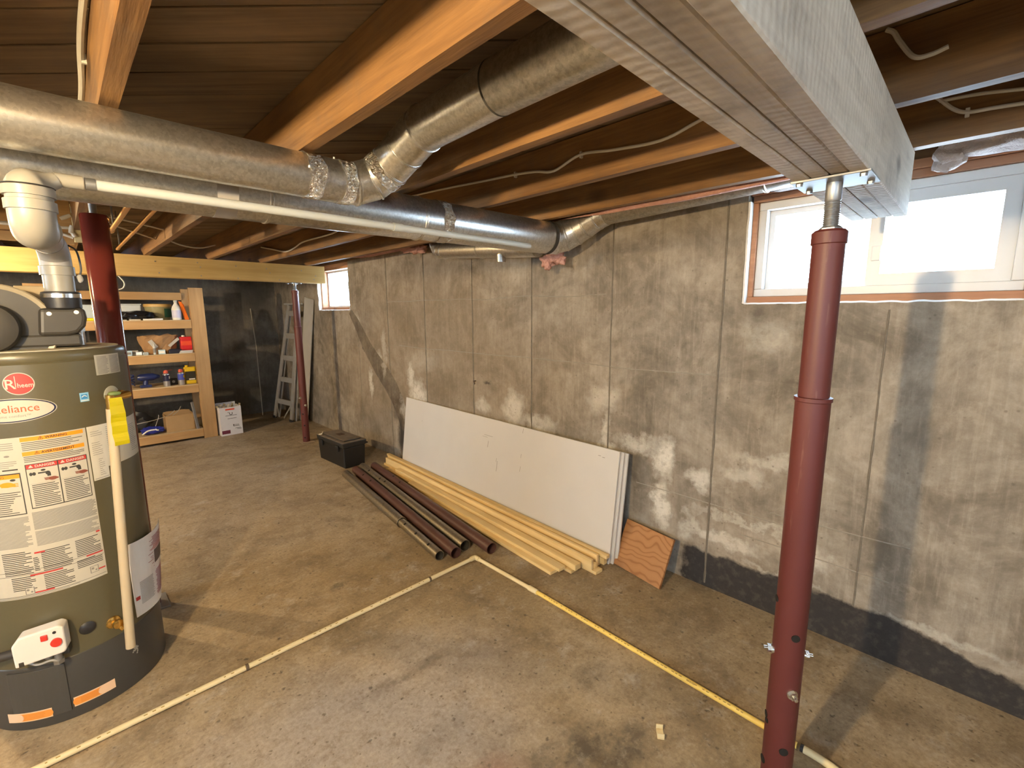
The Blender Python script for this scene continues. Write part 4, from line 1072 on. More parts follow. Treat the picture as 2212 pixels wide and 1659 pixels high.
for k in range(24): mrect(.12, .42+.05*r2.random(), .44-k*.013, .445-k*.013, 3)
for k in range(22): mrect(.52+.05*r2.random(), .92, .45-k*.016, .458-k*.016, 1)
mrect(.02,.10,.22,.27,0)
mk('print', bm, [M_INKR, plain('pink_print', (.34,.08,.11), .6), plain('dark_brown_photo', (.10,.075,.065), .6), M_INKG], man)
# power-vent blower on top
bl = mk('blower_base', box(B(), -.46, .055, 2.30, 2.56, HT+.012, HT+.055), M_DARKM, eh, bev=.008)
bm = B(); lathe(bm, [(0,0),(.150,0),(.150,.012),(.143,.016),(.143,.12),(0,.12)], c=(-.155,2.305,1.448), axis=(0,1,0), n=48); bw_ = mk('blower_housing', bm, M_DARKM, eh, smooth=True)
bm = B(); lathe(bm, [(.137,-.001),(.150,-.004),(.154,0),(.150,.006)], c=(-.155,2.305,1.448), axis=(0,1,0), n=56); mk('housing_rim', bm, plain('lit_edge_tan', (.30,.25,.16), .4), bw_, smooth=True)  # rim coloured lighter for the light catching its edge
bm = B(); lathe(bm, [(0,-.055),(.055,-.055),(.078,-.048),(.085,-.035),(.085,0)], c=(-.175,2.305,1.455), axis=(0,1,0), n=40); mk('motor_cover', bm, M_DARKM, bw_, smooth=True)
bm = B(); prism(bm, [(-.055,HT+.05),(.020,HT+.05),(.050,1.430),(.070,1.455),(.077,1.485),(.074,1.52),(-.045,1.52)], 2.285, 2.39, Matrix(((1,0,0,0),(0,0,1,0),(0,1,0,0),(0,0,0,1)))); mk('outlet_housing', bm, M_DARKM, bw_, bev=.014, seg=3)
for p in ((-.155,2.247,1.49), (-.02,2.283,1.50), (.05,2.283,1.505)):
    bm = B(); tube(bm, [p, Vector(p)+Vector((0,.012,0))], .007, 12); mk('screw_head', bm, M_BOLT, bw_)
bm = B(); lathe(bm, [(.046,1.515),(.052,1.52),(.053,1.548),(.0525,1.575),(.043,1.578)], c=(.018,2.33,0), n=36); cpn = mk('rubber_coupling', bm, M_BLACKR, eh, smooth=True)
bm = B(); lathe(bm, [(.0528,1.556),(.0545,1.556),(.0545,1.570),(.0528,1.570)], c=(.018,2.33,0), n=36); mk('hose_clamp', bm, M_BOLT, cpn, smooth=True)
bm = B(); tube(bm, [(.055,2.45,HT+.005),(.055,2.45,HT+.095)], .014, 18); tube(bm, [(.055,2.45,HT+.06),(.055,2.45,HT+.085)], .019, 6); mk('water_nipple', bm, M_GALV, eh, smooth=True)
bm = B(); box(bm, -.10,.0,2.42,2.50,HT+.1,1.60); mk('junction_box', bm, plain('tan_box', (.36,.28,.16), .5), eh, bev=.003)

# ------------------------------------------------------------------ sheets leaning on the wall
M_GYP = plain('pale_grey_sheet', (.58,.56,.53), .45, var=.04, nscale=6, spec=.35)
M_GYPE = plain('white_sheet_edge', (.70,.69,.67), .7, var=.06)
M_SCR = plain('pencil_marks', (.22,.20,.17), .7)
def lean(y0, x0, y1, x1, length, height, zlean):
    """matrix whose x runs along the foot from (x0,y0) to (x1,y1), y up the sheet, z out of the wall"""
    f = Vector((x1-x0, y1-y0, 0)).normalized(); out = Vector((0,0,1)).cross(f); 
    if out.x > 0: out = -out
    a = math.atan2(zlean, height)
    upv = (Vector((0,0,1))*math.cos(a) - out*math.sin(a)).normalized(); nz = f.cross(upv).normalized()
    return Matrix(((f.x, upv.x, nz.x, x0), (f.y, upv.y, nz.y, y0), (f.z, upv.z, nz.z, .002), (0,0,0,1)))
LN = 2.43; HP = .685
for i, (dx, dl, lab) in enumerate(((0.0, 0.0, 'front pale grey sheet leaning on the wall beside the lumber'), (.0175, .02, 'middle pale grey sheet of the leaning stack'), (.035, .04, 'hindmost pale grey sheet of the leaning stack, against the wall'))):
    M4 = lean(3.83, 2.258+dx, 1.40-dl, 2.192+dx, LN, HP, .080)
    fl = M4.to_3x3() @ Vector((0,0,1)); s = 1 if fl.x < 0 else -1
    bm = B(); box(bm, 0, LN+dl*.9, 0, HP-.006*i, (0 if s > 0 else -.013), (.013 if s > 0 else 0))
    bm.transform(M4)
    o = mk('wall_sheet', bm, [M_GYP, M_GYPE], label=lab, cat='panel', group='leaning sheets', bev=.0012, seg=1)
    if i == 0:
        for u, v, du, dv in ((1.25,.46,.004,.05),(1.37,.30,.004,.08),(1.36,.37,.003,.03),(1.62,.36,.003,.04),(1.62,.46,.003,.03),(1.20,.55,.10,.0025),(1.18,.535,.06,.002),(1.62,.64,.003,.035),(2.28,.63,.02,.003),(2.31,.625,.02,.003),(.3,.5,.006,.006)):
            z = (.0135 if s > 0 else -.0135); bm = B()
            vs_ = [bm.verts.new(M4 @ Vector(p)) for p in ((u,v,z),(u+du,v,z),(u+du+.004,v+dv,z),(u+.004,v+dv,z))]; bm.faces.new(vs_); mk('pencil_mark', bm, M_SCR, o)
def plymat():
    m_, nt, bs = newmat('plywood_face'); co = objco(nt, (1,1,1))
    w_ = wob(nt, co, 4.0, .22, 2)
    wv = nd(nt, 'ShaderNodeTexWave', {'Vector': w_, 'Scale': 9.0, 'Distortion': 2.2, 'Detail': 2.0, 'Detail Scale': .8}, bands_direction='Z').outputs[1]
    g = noi(nt, objco(nt, (10,1,12)), 9, 4)
    c = mixc(nt, ramp(nt, wv, [(.0, 0.0), (.22, .8), (1.0, 1.0)]), (.25,.10,.03), (.38,.18,.065))
    c = mixc(nt, math_(nt, 'MULTIPLY', g, .3), c, (.36,.17,.06))
    nt.links.new(c, bs.inputs['Base Color']); bs.inputs['Roughness'].default_value = .6; bump(nt, bs, g, .2, .002)
    return m_
M_PLY = plymat()
M4 = lean(1.385, 2.222, 1.063, 2.171, .33, .255, .115); fl = M4.to_3x3() @ Vector((0,0,1)); s = 1 if fl.x < 0 else -1
bm = B(); box(bm, 0, .326, 0, .275, (0 if s > 0 else -.016), (.016 if s > 0 else 0)); bm.transform(M4)
mk('plywood_offcut', bm, M_PLY, label='small square of orange plywood leaning on the wall', cat='plywood', bev=.001, seg=1)

# ------------------------------------------------------------------ lumber strips
M_STRIP = wood('fresh_pine_strip', (.62,.43,.18), (.80,.61,.31), 'y', .55, 9, .1, knots=2.0)
strips = [  # x, y near, width, z0, thickness, slope, length, label
    (1.850,1.575,.060,0,.020,.075,1.75,'lowest leftmost pine strip of the pile, beside the red tube'),
    (1.945,1.500,.060,0,.020,.055,2.35,'second pine strip of the bottom layer'),
    (2.035,1.390,.060,0,.020,.043,2.62,'pine strip of the bottom layer reaching furthest towards the camera'),
    (2.118,1.440,.038,0,.020,.036,2.40,'pine strip of the bottom layer beside the sheets'),
    (1.885,1.540,.055,.0205,.020,.066,1.80,'pine strip on the second layer at the left'),
    (1.958,1.480,.048,.0205,.036,.056,2.20,'thick pine strip on top of the pile with two knots'),
    (2.030,1.420,.020,.0205,.064,.046,2.55,'pine strip set on edge in the middle of the pile'),
    (2.056,1.415,.026,.0205,.030,.044,2.55,'narrow pine strip lying between two strips on edge'),
    (2.090,1.425,.020,.0205,.068,.042,2.60,'pine strip set on edge nearest the sheets'),
    (2.128,1.400,.030,.0205,.040,.035,2.60,'pine strip lying right against the foot of the sheets'),
    (2.130,1.385,.030,.0610,.022,.035,2.70,'topmost pine strip against the foot of the sheets'),
]
for x, y, wd, z0, th, sl, L, lab in strips:
    bm = B(); box(bm, 0, wd, 0, L, z0+.0006, z0+th)
    r = -math.atan(sl)
    o = mk('pine_strip', bm, M_STRIP, label=lab, cat='lumber', group='pine strips piled on the floor', bev=.0015, seg=1, origin=(0,0,0))
    o.location = (x, y, 0); o.rotation_euler = (0, 0, r)

# ------------------------------------------------------------------ spare steel tubes on the floor
M_TUBEG = galv('grey_brown_steel_tube', .7, .38, (.34,.30,.24))
M_TUBER = redmat('worn_red_brown_tube', (.085,.038,.03), .45, .25)
def floortube(label, a, b, r, mat, mat2=None, split=None, holes=()):
    A = Vector((*a, 0)); Bv = Vector((*b, 0)); d = (Bv-A).normalized(); L = (Bv-A).length
    e = thing('steel_tube', label, 'tube', A, group='spare steel tubes on the floor')
    side = Vector((-d.y, d.x, 0)); 
    if side.x > 0: side = -side
    if split:
        ri = r-.0055
        bm = B(); pipe(bm, A+Vector((0,0,ri+.0055)), A+d*(split+.10)+Vector((0,0,r)), ri, ri-.003, 28); t1_ = mk('inner_tube', bm, mat, e, smooth=True)
        bm = B(); pipe(bm, A+d*split+Vector((0,0,r)), Bv+Vector((0,0,r)), r, r-.003, 28); t2_ = mk('outer_tube', bm, mat, e, smooth=True)
        bm = B(); lathe(bm, [(r-.001,-.004),(r+.002,-.003),(r+.002,.008),(r-.001,.010)], c=A+d*split+Vector((0,0,r)), axis=d, n=28); mk('end_rim', bm, mat, t2_, smooth=True)
    else:
        bm = B(); pipe(bm, A+Vector((0,0,r)), Bv+Vector((0,0,r)), r, r-.003, 28); t1_ = t2_ = mk('tube_wall', bm, mat2 or mat, e, smooth=True)
    bm = B(); pp = A+d*.06+Vector((0,0,r)); tube(bm, [A+d*.30+Vector((0,0,r)), A+d*.31+Vector((0,0,r))], r-.0065 if split else r-.0035, 20); mk('painted_inside_shade', bm, M_HOLE, t1_)  # black disc paints the shade down the tube
    for s, ang in holes:
        rr_ = r-.0055 if split and s < split else r
        n_ = (side*math.cos(R_(ang)) + Vector((0,0,1))*math.sin(R_(ang)))
        c = A+d*s+Vector((0,0,r if not(split and s < split) else rr_+.0055))
        bm = B(); tube(bm, [c+n_*(rr_-.004), c+n_*(rr_+.0008)], .0095, 12); mk('painted_bolt_hole', bm, M_HOLE, t1_ if s < (split or 9) else t2_)  # hole shade painted as a small black disc
    return e
floortube('grey telescopic steel tube nearest the open floor', (1.491,2.152), (1.725,3.94), .036, M_TUBEG, split=.56, holes=[(.12,62),(.30,62),(.47,62)])
floortube('red-brown steel tube between the two grey tubes', (1.581,2.108), (1.838,3.975), .036, M_TUBER, holes=[(1.62,60),(1.44,62)])
floortube('grey steel tube with a pin beside the red-brown tubes', (1.676,2.136), (1.926,4.014), .036, M_TUBEG, holes=[(1.40,58),(1.66,58),(1.30,70)])
floortube('long red-brown steel tube beside the pine strips', (1.770,1.990), (2.015,3.95), .0365, M_TUBER, holes=[(1.34,58),(1.5,80)])

# ------------------------------------------------------------------ black toolbox
M_BLK = plain('black_plastic', (.008,.008,.009), .5, var=.3)
def dustlid():
    m_, nt, bs = newmat('dusty_black_plastic'); co = objco(nt)
    n = noi(nt, co, 16, 6, .7); g = nt.nodes.new('ShaderNodeNewGeometry'); sz = nd(nt, 'ShaderNodeSeparateXYZ', {0: g.outputs['Normal']}).outputs[2]
    f = math_(nt, 'MULTIPLY', ramp(nt, n, [(.25, .35), (.6, 1.0)]), nd(nt, 'ShaderNodeMapRange', {'Value': sz, 'From Min': .2, 'From Max': .95}).outputs[0])
    nt.links.new(mixc(nt, f, (.018,.018,.018), (.17,.135,.10)), bs.inputs['Base Color']); bs.inputs['Roughness'].default_value = .6
    return m_
M_LID = dustlid()
TB = Vector((1.812, 4.150, 0)); T4 = Matrix.Translation(TB) @ Matrix.Rotation(R_(3.0), 4, 'Z') @ Matrix.Translation((0,0,0))
tb = thing('toolbox', 'black plastic toolbox with dusty lid at the end of the tubes', 'toolbox', mat=T4)
TL, TW = .535, .222          # along y, along x
def taper(x0,x1,y0,y1,z0,z1,t):
    bm = B(); v = [bm.verts.new(p) for p in ((x0+t,y0+t,z0),(x1-t,y0+t,z0),(x1-t,y1-t,z0),(x0+t,y1-t,z0),(x0,y0,z1),(x1,y0,z1),(x1,y1,z1),(x0,y1,z1))]
    for q in ((3,2,1,0),(4,5,6,7),(0,1,5,4),(1,2,6,5),(2,3,7,6),(3,0,4,7)): bm.faces.new([v[i] for i in q])
    return bm
mk('body', taper(-.004,TW+.004,-.004,TL,.001,.205,.010), M_BLK, tb, local=True, bev=.010, seg=3)
lid = mk('lid', taper(-.016,TW+.016,-.016,TL+.012,.206,.270,-.0) if False else taper(TW+.016,-.016,TL+.012,-.016,.206,.262,-.006), M_LID, tb, local=True, bev=.012, seg=3)
bm = B(); box(bm, .020, TW-.020, .03, TL-.035, .262, .276); mk('lid_panel', bm, M_LID, lid, local=True, bev=.010, seg=2)
bm = B(); box(bm, .085, .150, .245, .33, .270, .2795); mk('handle_recess', bm, plain('rust_brown_dirt', (.06,.035,.022), .8), lid, local=True, bev=.004)
for y in (.07, .40):
    bm = B(); box(bm, -.026, -.010, y, y+.045, .165, .225); mk('latch', bm, M_BLK, tb, local=True, bev=.004)
bm = B(); box(bm, TW+.012, TW+.034, -.004, .03, .212, .226); mk('hinge_tab', bm, M_BLK, tb, local=True, bev=.004)
M_DEB = plain('plaster_crumb', (.62,.55,.42), .9)
bm = B(); tube(bm, [(-.004,.50,.26),(.004,.45,.272),(.03,.49,.281)], .006, 8); mk('paint_smear', bm, M_DEB, lid, local=True)

# ------------------------------------------------------------------ cream pipe frame on the floor
M_CP = plain('cream_pipe', (.70,.585,.34), .4, var=.08, nscale=20)
M_CPY = plain('yellower_pipe', (.74,.53,.13), .4, var=.08, nscale=20)
fp = thing('floor_pipe', 'cream plastic pipe laid in a right angle on the floor', 'pipe', (1.655, 2.012, 0))
ZP, RP = .0115, .0108
def fpipe(name, a, b, r, mat, n=18): 
    bm = B(); tube(bm, [(*a, ZP+.004), (*b, ZP+.004)], r, n); return mk(name, bm, mat, fp, smooth=True)
XP, YP = 1.655, 2.012
for (a, b) in (((-.30,2.028),(.405,2.023)), ((.405,2.023),(1.325,2.014)), ((1.325,2.014),(XP-.012,YP))): fpipe('pipe_length', a, b, RP, M_CP)
for x, y in ((.405,2.023),(1.325,2.014)):
    bm = B(); lathe(bm, [(RP,-.006),(RP+.003,-.004),(RP+.003,.004),(RP,.006)], c=(x,y,ZP+.004), axis=(1,0,0), n=18); mk('bracket', bm, plain('brown_bracket', (.10,.07,.045), .7), fp)
bm = B(); tube(bm, smoothpath([(XP-.035,YP,ZP+.004),(XP-.010,YP,ZP+.004),(XP,YP-.010,ZP+.004),(XP,YP-.038,ZP+.004)], 5), RP+.0035, 18); mk('elbow', bm, M_CP, fp, smooth=True)
fpipe('pipe_length', (XP,YP-.01), (XP+.006,1.56), RP, M_CP)
fpipe('coupling', (XP+.006,1.565), (XP+.006,1.505), RP+.0035, M_CP)
fpipe('pipe_length', (XP+.006,1.515), (XP-.004,.285), RP, M_CPY)
bm = B()
r2 = random.Random(9)
for (x0, y0, x1, y1, n, al) in ((-.25,2.0275,1.30,2.014,60,'x'), (XP+.0055,1.45,XP-.003,.42,64,'y')):
    for k in range(n):
        if r2.random() < .35: continue
        t = k/n; x, y = x0+(x1-x0)*t, y0+(y1-y0)*t
        c = Vector((x, y, ZP+.004)); d = Vector((1,0,0)) if al == 'x' else Vector((0,-1,0)); s_ = Vector((0,-1,0)) if al == 'x' else Vector((-1,0,0))
        n_ = (s_*.55+Vector((0,0,1))*.83).normalized(); u_ = n_.cross(d).normalized()
        p = c+n_*(RP+.0004); l = .006+.006*r2.random()
        bm.faces.new([bm.verts.new(p+d*l+u_*.0018), bm.verts.new(p+u_*.0018), bm.verts.new(p-u_*.0018), bm.verts.new(p+d*l-u_*.0018)])
def up_(x, y):
    c = Vector((XP-.001, .66-x, ZP+.004)); n_ = (Vector((-1,0,0))*.62+Vector((0,0,1))*.78).normalized(); u_ = Vector((0,0,1))*.62+Vector((1,0,0))*.78
    return c+n_*(RP+.0006)+u_*y
addtext(bm, 'MARVEL', .009, up_, bold=.0004)
mk('pipe_print', bm, plain('brown_pipe_print', (.30,.20,.05), .6), fp)
f2 = thing('pipe_elbow', 'cream pipe end curving on the floor behind the near red post', 'pipe', (1.66, .2, 0))
bm = B(); tube(bm, smoothpath([(1.652,.265,.016),(1.650,.215,.016),(1.640,.165,.016),(1.605,.125,.016),(1.55,.11,.016)], 6), .0125, 18); mk('bend', bm, M_CP, f2, smooth=True)
bm = B(); tube(bm, [(1.652,.275,.016),(1.652,.266,.016)], .0128, 18); mk('dark_joint', bm, M_BLACKR, f2)
# small plastic fitting lying on the floor
ft = thing('pipe_clip', 'small cream plastic clip lying alone on the bare floor', 'clip', (1.37, .645, 0), R_(35))
bm = B(); box(bm, -.022,.022,-.012,.012,.001,.004); mk('plate', bm, M_CP, ft, local=True, bev=.001)
for x in (-.021,.017):
    bm = B(); box(bm, x,x+.004,-.012,.012,.0045,.022); mk('arm', bm, M_CP, ft, local=True, bev=.001)

# ------------------------------------------------------------------ step ladder and board in the far corner
M_ALU = plain('dull_aluminium', (.38,.37,.35), .42, .35, .15, 30)
BL, BR, TLp, TRp = Vector((2.08,7.02,.002)), Vector((2.15,6.56,.002)), Vector((2.255,6.60,1.60)), Vector((2.275,6.34,1.60))
ld = thing('step_ladder', 'folded aluminium step ladder leaning in the far corner', 'ladder', ((BL+BR)/2))
def bar(bm, a, b, w_, t_, side):
    a, b = Vector(a), Vector(b); d = (b-a).normalized(); s_ = (side-d*side.dot(d)).normalized(); n_ = d.cross(s_).normalized()
    vs_ = [bm.verts.new(p+s_*sx*w_/2+n_*sy*t_/2) for p in (a, b) for sx, sy in ((-1,-1),(1,-1),(1,1),(-1,1))]
    for i in range(4): bm.faces.new((vs_[i], vs_[(i+1)%4], vs_[4+(i+1)%4], vs_[4+i]))
    bm.faces.new(vs_[3::-1]); bm.faces.new(vs_[4:])
    return bm
acr = (BR-BL).normalized()
for a, b in ((BL, TLp), (BR, TRp)): mk('rail', bar(B(), a, b, .062, .022, acr), M_ALU, ld, bev=.003)
for t in (.16, .36, .55, .74, .93):
    a, b = BL.lerp(TLp, t), BR.lerp(TRp, t); mk('step', bar(B(), a+acr*.03, b-acr*.03, .07, .018, Vector((0,0,1))), M_ALU, ld, bev=.003)
mk('top_cap', bar(B(), TLp-acr*.03+Vector((0,0,.012)), TRp+acr*.03+Vector((0,0,.012)), .11, .022, Vector((1,0,0))), M_ALU, ld, bev=.003)
for a, b in ((BL, TLp), (BR, TRp)):
    o_ = Vector((.058,0,0)); mk('rear_rail', bar(B(), a+o_, b+o_*.45, .038, .018, acr), M_ALU, ld, bev=.002)
for a, b in ((BL.lerp(TLp,.16), BL.lerp(BR,.34)), (BR.lerp(TRp,.16), BL.lerp(BR,.62))):
    mk('brace', bar(B(), a+Vector((-.012,0,-.01)), b+Vector((-.010,0,.03)), .022, .005, acr), M_ALU, ld)
for p in (BL, BR):
    bm = B(); box(bm, p.x-.02,p.x+.02,p.y-.035,p.y+.035,.0005,.035); mk('rubber_foot', bm, M_BLACKR, ld, bev=.004)
M_OFFW = plain('grubby_white_board', (.44,.42,.38), .6, var=.1, nscale=10)
bm = B(); a, b, c, d = Vector((2.288,6.62,.003)), Vector((2.300,6.36,.003)), Vector((2.368,6.02,1.66)), Vector((2.366,6.30,1.70))
nn = (b-a).cross(d-a).normalized()
if nn.x > 0: nn = -nn
vs_ = [bm.verts.new(p) for p in (a,b,c,d)]+[bm.verts.new(p+nn*.014) for p in (a,b,c,d)]
for q in ((0,1,2,3),(7,6,5,4),(0,4,5,1),(1,5,6,2),(2,6,7,3),(3,7,4,0)): bm.faces.new([vs_[i] for i in q])
mk('leaning_board', bm, M_OFFW, label='tall off-white board leaning behind the step ladder', cat='board', bev=.002)
bm = B(); tube(bm, [(2.0,7.30,.004),(2.03,7.42,1.02),(2.02,7.50,1.56)], .006, 8); mk('thin_rod', bm, plain('pale_rod', (.42,.38,.30), .6), label='thin rod leaning on the far wall left of the ladder', cat='rod', smooth=True)

# ------------------------------------------------------------------ wooden shelf unit at the far end
M_SH = wood('shelf_pine', (.44,.25,.10), (.60,.37,.165), 'x', .65, 8, .15, knots=2.4)
M_SHV = wood('shelf_pine_upright', (.42,.24,.10), (.58,.36,.165), 'z', .65, 8, .15, knots=2.4)
SY = 6.45
sh = thing('shelf_unit', 'rough pine shelf unit full of odds and ends', 'shelf', (.6, SY+.25, 0))
SX0, SX1 = -.06, 1.105
for x0 in (SX1+.002, SX0-.146):
    for y0 in (SY-.006, SY+.46):
        bm = B(); box(bm, x0, x0+.14, y0, y0+.038, .001, 1.79); mk('upright', bm, M_SHV, sh, bev=.002, seg=1)
    for z0, z1 in ((1.05,1.28),(.70,.93),(.14,.52),(1.44,1.70)):
        bm = B(); box(bm, x0+.002 if x0 > 0 else x0+.10, x0+.040 if x0 > 0 else x0+.138, SY+.033, SY+.071, z0, z1); mk('cleat', bm, M_SHV, sh, bev=.002, seg=1)
SZ = (.122, .662, 1.036, 1.418)
M_OSB = wood('shelf_deck_board', (.45,.31,.16), (.62,.47,.28), 'x', .7, 10, .2)
for z in SZ:
    bm = B(); box(bm, SX0, SX1, SY, SY+.038, z-.094, z-.006); mk('front_rail', bm, M_SH, sh, bev=.002, seg=1)
    bm = B(); box(bm, SX0, SX1, SY+.42, SY+.458, z-.094, z-.006); mk('back_rail', bm, M_SH, sh, bev=.002, seg=1)
    bm = B(); box(bm, SX0, SX1, SY+.002, SY+.45, z-.0055, z+.004); mk('deck', bm, M_OSB, sh)
bm = B(); box(bm, SX0, SX1, SY+.42, SY+.458, 1.655, 1.745); mk('top_rail', bm, M_SH, sh, bev=.002, seg=1)
D = .0046
def bottle(name, label, x, y, z, prof, mat, cap=None, capm=None, n=24, lab=None, labm=None, cat='bottle', tx=0.0):
    e = thing(name, label, cat, (x, y, z+D))
    bm = B(); lathe(bm, prof, n=n); mk('body', bm, mat, e, local=True, smooth=True)
    if cap: bm = B(); lathe(bm, cap, n=20); mk('cap', bm, capm, e, local=True, smooth=True)
    if lab: bm = B(); r, z0, z1 = lab; lathe(bm, [(r, z0), (r, z1)], n=24, a0=R_(30), a1=R_(330)); mk('label', bm, labm, e, local=True, smooth=True)
    return e
M_WB = plain('white_bottle', (.72,.71,.66), .35); M_ORG = plain('orange_plastic', (.85,.18,.01), .4); M_REDC = plain('red_can_paint', (.60,.02,.03), .35); M_LBLUE = plain('pale_blue_plastic', (.45,.60,.68), .4)
M_DBLUE = plain('dark_blue_plastic', (.012,.022,.10), .35); M_KRAFT = plain('brown_paper', (.33,.19,.09), .8, var=.2, nscale=12, bstr=.3); M_CARD = plain('cardboard', (.42,.27,.13), .85, var=.1, nscale=14); M_GRN = plain('dark_green', (.02,.09,.05), .5); M_TAN = plain('tan_plastic', (.52,.33,.11), .45)
M_LGREY = plain('light_grey_plastic', (.50,.52,.50), .5); M_STEEL = plain('aluminium_can', (.55,.56,.58), .3, .8); M_YELJ = plain('yellow_plastic', (.75,.52,.02), .4); M_GLUE = plain('blue_label', (.06,.08,.40), .4)
z = SZ[3]
bottle('plastic_bottle', 'white bottle with blue label on the top shelf beside the orange tool', .985, 6.53, z, [(0,0),(.042,0),(.045,.01),(.045,.12),(.036,.15),(.016,.185),(.014,.20),(0,.20)], M_WB, [(0,.198),(.019,.198),(.019,.222),(0,.224)], M_LGREY, lab=(.0456,.025,.11), labm=plain('lilac_label', (.55,.55,.72), .4))
e = thing('layout_square', 'orange triangular tool leaning on the top shelf upright', 'tool', (1.06, 6.53, z+D))
bm = B(); prism(bm, [(-.045,.215),(-.015,.205),(.040,.012),(.036,.0),(.0,.0)], 0, .02, Matrix(((1,0,0,0),(0,0,1,0),(0,1,0,0),(0,0,0,1)))); mk('blade', bm, M_ORG, e, local=True, bev=.002)
bm = B(); prism(bm, [(-.006,.19),(.006,.18),(.037,.03),(.030,.02)], .02, .026, Matrix(((1,0,0,0),(0,0,1,0),(0,1,0,0),(0,0,0,1)))); mk('ridge', bm, M_ORG, e, local=True)
e = thing('plastic_bucket', 'pale bucket with tan lid at the back of the top shelf', 'bucket', (.84, 6.72, z+D))
bm = B(); lathe(bm, [(0,0),(.105,0),(.125,.15),(0,.15)], n=36); mk('body', bm, plain('olive_bucket', (.27,.24,.12), .5), e, local=True, smooth=True)
bm = B(); lathe(bm, [(0,.150),(.132,.150),(.134,.175),(.128,.182),(0,.182)], n=36); mk('lid', bm, M_TAN, e, local=True, smooth=True)
bm = B(); lathe(bm, [(.122,.03),(.127,.13)], n=14, a0=R_(200), a1=R_(300)); mk('label', bm, M_GRN, e, local=True, smooth=True)
e = thing('plastic_tub', 'grey-white tub behind the black tools on the top shelf', 'tub', (.595, 6.74, z+D)); mk('body', taper(-.09,.09,-.07,.07,0,.17,.012), M_LGREY, e, local=True, bev=.012)
bm = B(); box(bm, -.094,.094,-.074,.074,.1705,.182); mk('lid', bm, M_LGREY, e, local=True, bev=.004)
e = thing('grey_tray', 'rounded pale grey tray standing at the left of the top shelf', 'tray', (.20, 6.60, z+D)); bm = B(); box(bm, -.10,.10,0,.02,0,.17); mk('back', bm, plain('blue_grey_plastic', (.42,.48,.50), .45), e, local=True, bev=.035, seg=4)
bm = B(); box(bm, -.085,.085,-.06,.0,.0,.03); mk('foot', bm, M_LGREY, e, local=True, bev=.01)
e = thing('yellow_packet', 'yellow packet on the edge of the top shelf behind the thick post', 'packet', (.27, 6.50, z+D), R_(8)); bm = B(); box(bm, -.06,.05,-.03,.04,0,.032); mk('wrap', bm, M_YELJ, e, local=True, bev=.008)
bm = B(); box(bm, -.045,.035,-.0315,-.0300,.006,.026); mk('label', bm, plain('bright_yellow', (.85,.75,.02), .4), e, local=True)
e = thing('black_bag', 'crumpled black bag of tools lying on the top shelf', 'bag', (.62, 6.56, z+D)); bm = B(); clump(bm, (0,0,.055), (.17,.08,.052), 4, .35, 5, zmin=.0005); mk('bag_body', bm, plain('shiny_black_plastic', (.01,.01,.012), .22), e, local=True, smooth=True)
for i, (x, lab) in enumerate(((.48,'pale wooden shim at the left of the black bag'),(.60,'pale wooden shim in front of the black bag'),(.72,'pale shim nearest the white bottle'),(.80,'small white scrap beside the white bottle'))):
    e = thing('wood_shim', lab, 'shim', (x, 6.475+.01*i, z+D), R_((-12,6,-5,14)[i]), group='shims on the top shelf'); bm = B(); prism(bm, [(-.05,-.012),(.05,-.008),(.05,.008),(-.05,.012)], 0, .010+.003*i); mk('strip', bm, (M_OFFW, M_DEB, M_WB, M_STKW)[i], e, local=True, bev=.002)
for i, x in enumerate((.0,)):
    e = thing('work_glove', ('crumpled pinkish glove at the far left of the top shelf', 'crumpled tan glove beside the yellow packet')[i], 'glove', (x+.06, 6.50+.02*i, z+D)); bm = B(); clump(bm, (0,0,.022), (.055,.035,.020), 8+i, .3, 5, zmin=.0005); mk('palm', bm, (plain('pinkish_leather', (.40,.27,.21), .8), plain('tan_leather', (.42,.33,.22), .8))[i], e, local=True, smooth=True)
    for k in range(4):
        bm = B(); tube(bm, [(.03,-.02+.013*k,.02),(.065,-.028+.018*k,.016),(.085,-.03+.02*k,.012)], [.010,.009,.006], 8); mk('finger', bm, bpy.data.materials[('pinkish_leather','tan_leather')[i]], e, local=True, smooth=True)
# second shelf
z = SZ[2]
e = thing('paper_bag', 'torn brown paper bag on the second shelf', 'bag', (.80, 6.62, z+D))
bm = B(); nu = 26; prev = None
for j, (hz, sx, sy) in enumerate(((0,.13,.08),(.06,.15,.085),(.12,.17,.09),(.17,.185,.10),(.205,.19,.105))):
    ring = []
    for k in range(nu):
        a = 2*PI*k/nu; n_ = mnoise.noise((math.cos(a)*2, math.sin(a)*2, hz*9))
        hh = hz+(.03*mnoise.noise((math.cos(a)*3, math.sin(a)*3, 7)) if j == 4 else 0)
        ring.append(bm.verts.new(((sx+.03*n_)*math.cos(a), (sy+.025*n_)*math.sin(a), hh)))
    if prev:
        for k in range(nu): bm.faces.new((prev[k], prev[(k+1)%nu], ring[(k+1)%nu], ring[k]))
    else: bm.faces.new(ring)
    prev = ring
mk('bag_body', bm, M_KRAFT, e, local=True)
for i, (x, y, r) in enumerate(((-.075,-.10,-32), (.125,-.10,48))):
    bm = B(); M4 = Matrix.Translation((x,y,.12)) @ Matrix.Rotation(R_(r), 4, 'Y'); obox(bm, M4 @ Matrix.Translation((-.02,0,-.06)), (.045,.03)[i], .003, (.10,.13)[i]); mk('white_flap', bm, M_OFFW, e, local=True)
e = thing('red_can', 'tall red tin can on the second shelf by the upright', 'can', (1.045, 6.56, z+D)); bm = B(); box(bm, -.055,.055,-.04,.04,.035,.185); mk('body', bm, M_REDC, e, local=True, bev=.008)
bm = B(); box(bm, -.053,.053,-.0415,-.0405,.085,.135); mk('band', bm, plain('orange_red_print', (.75,.08,.03), .4), e, local=True)
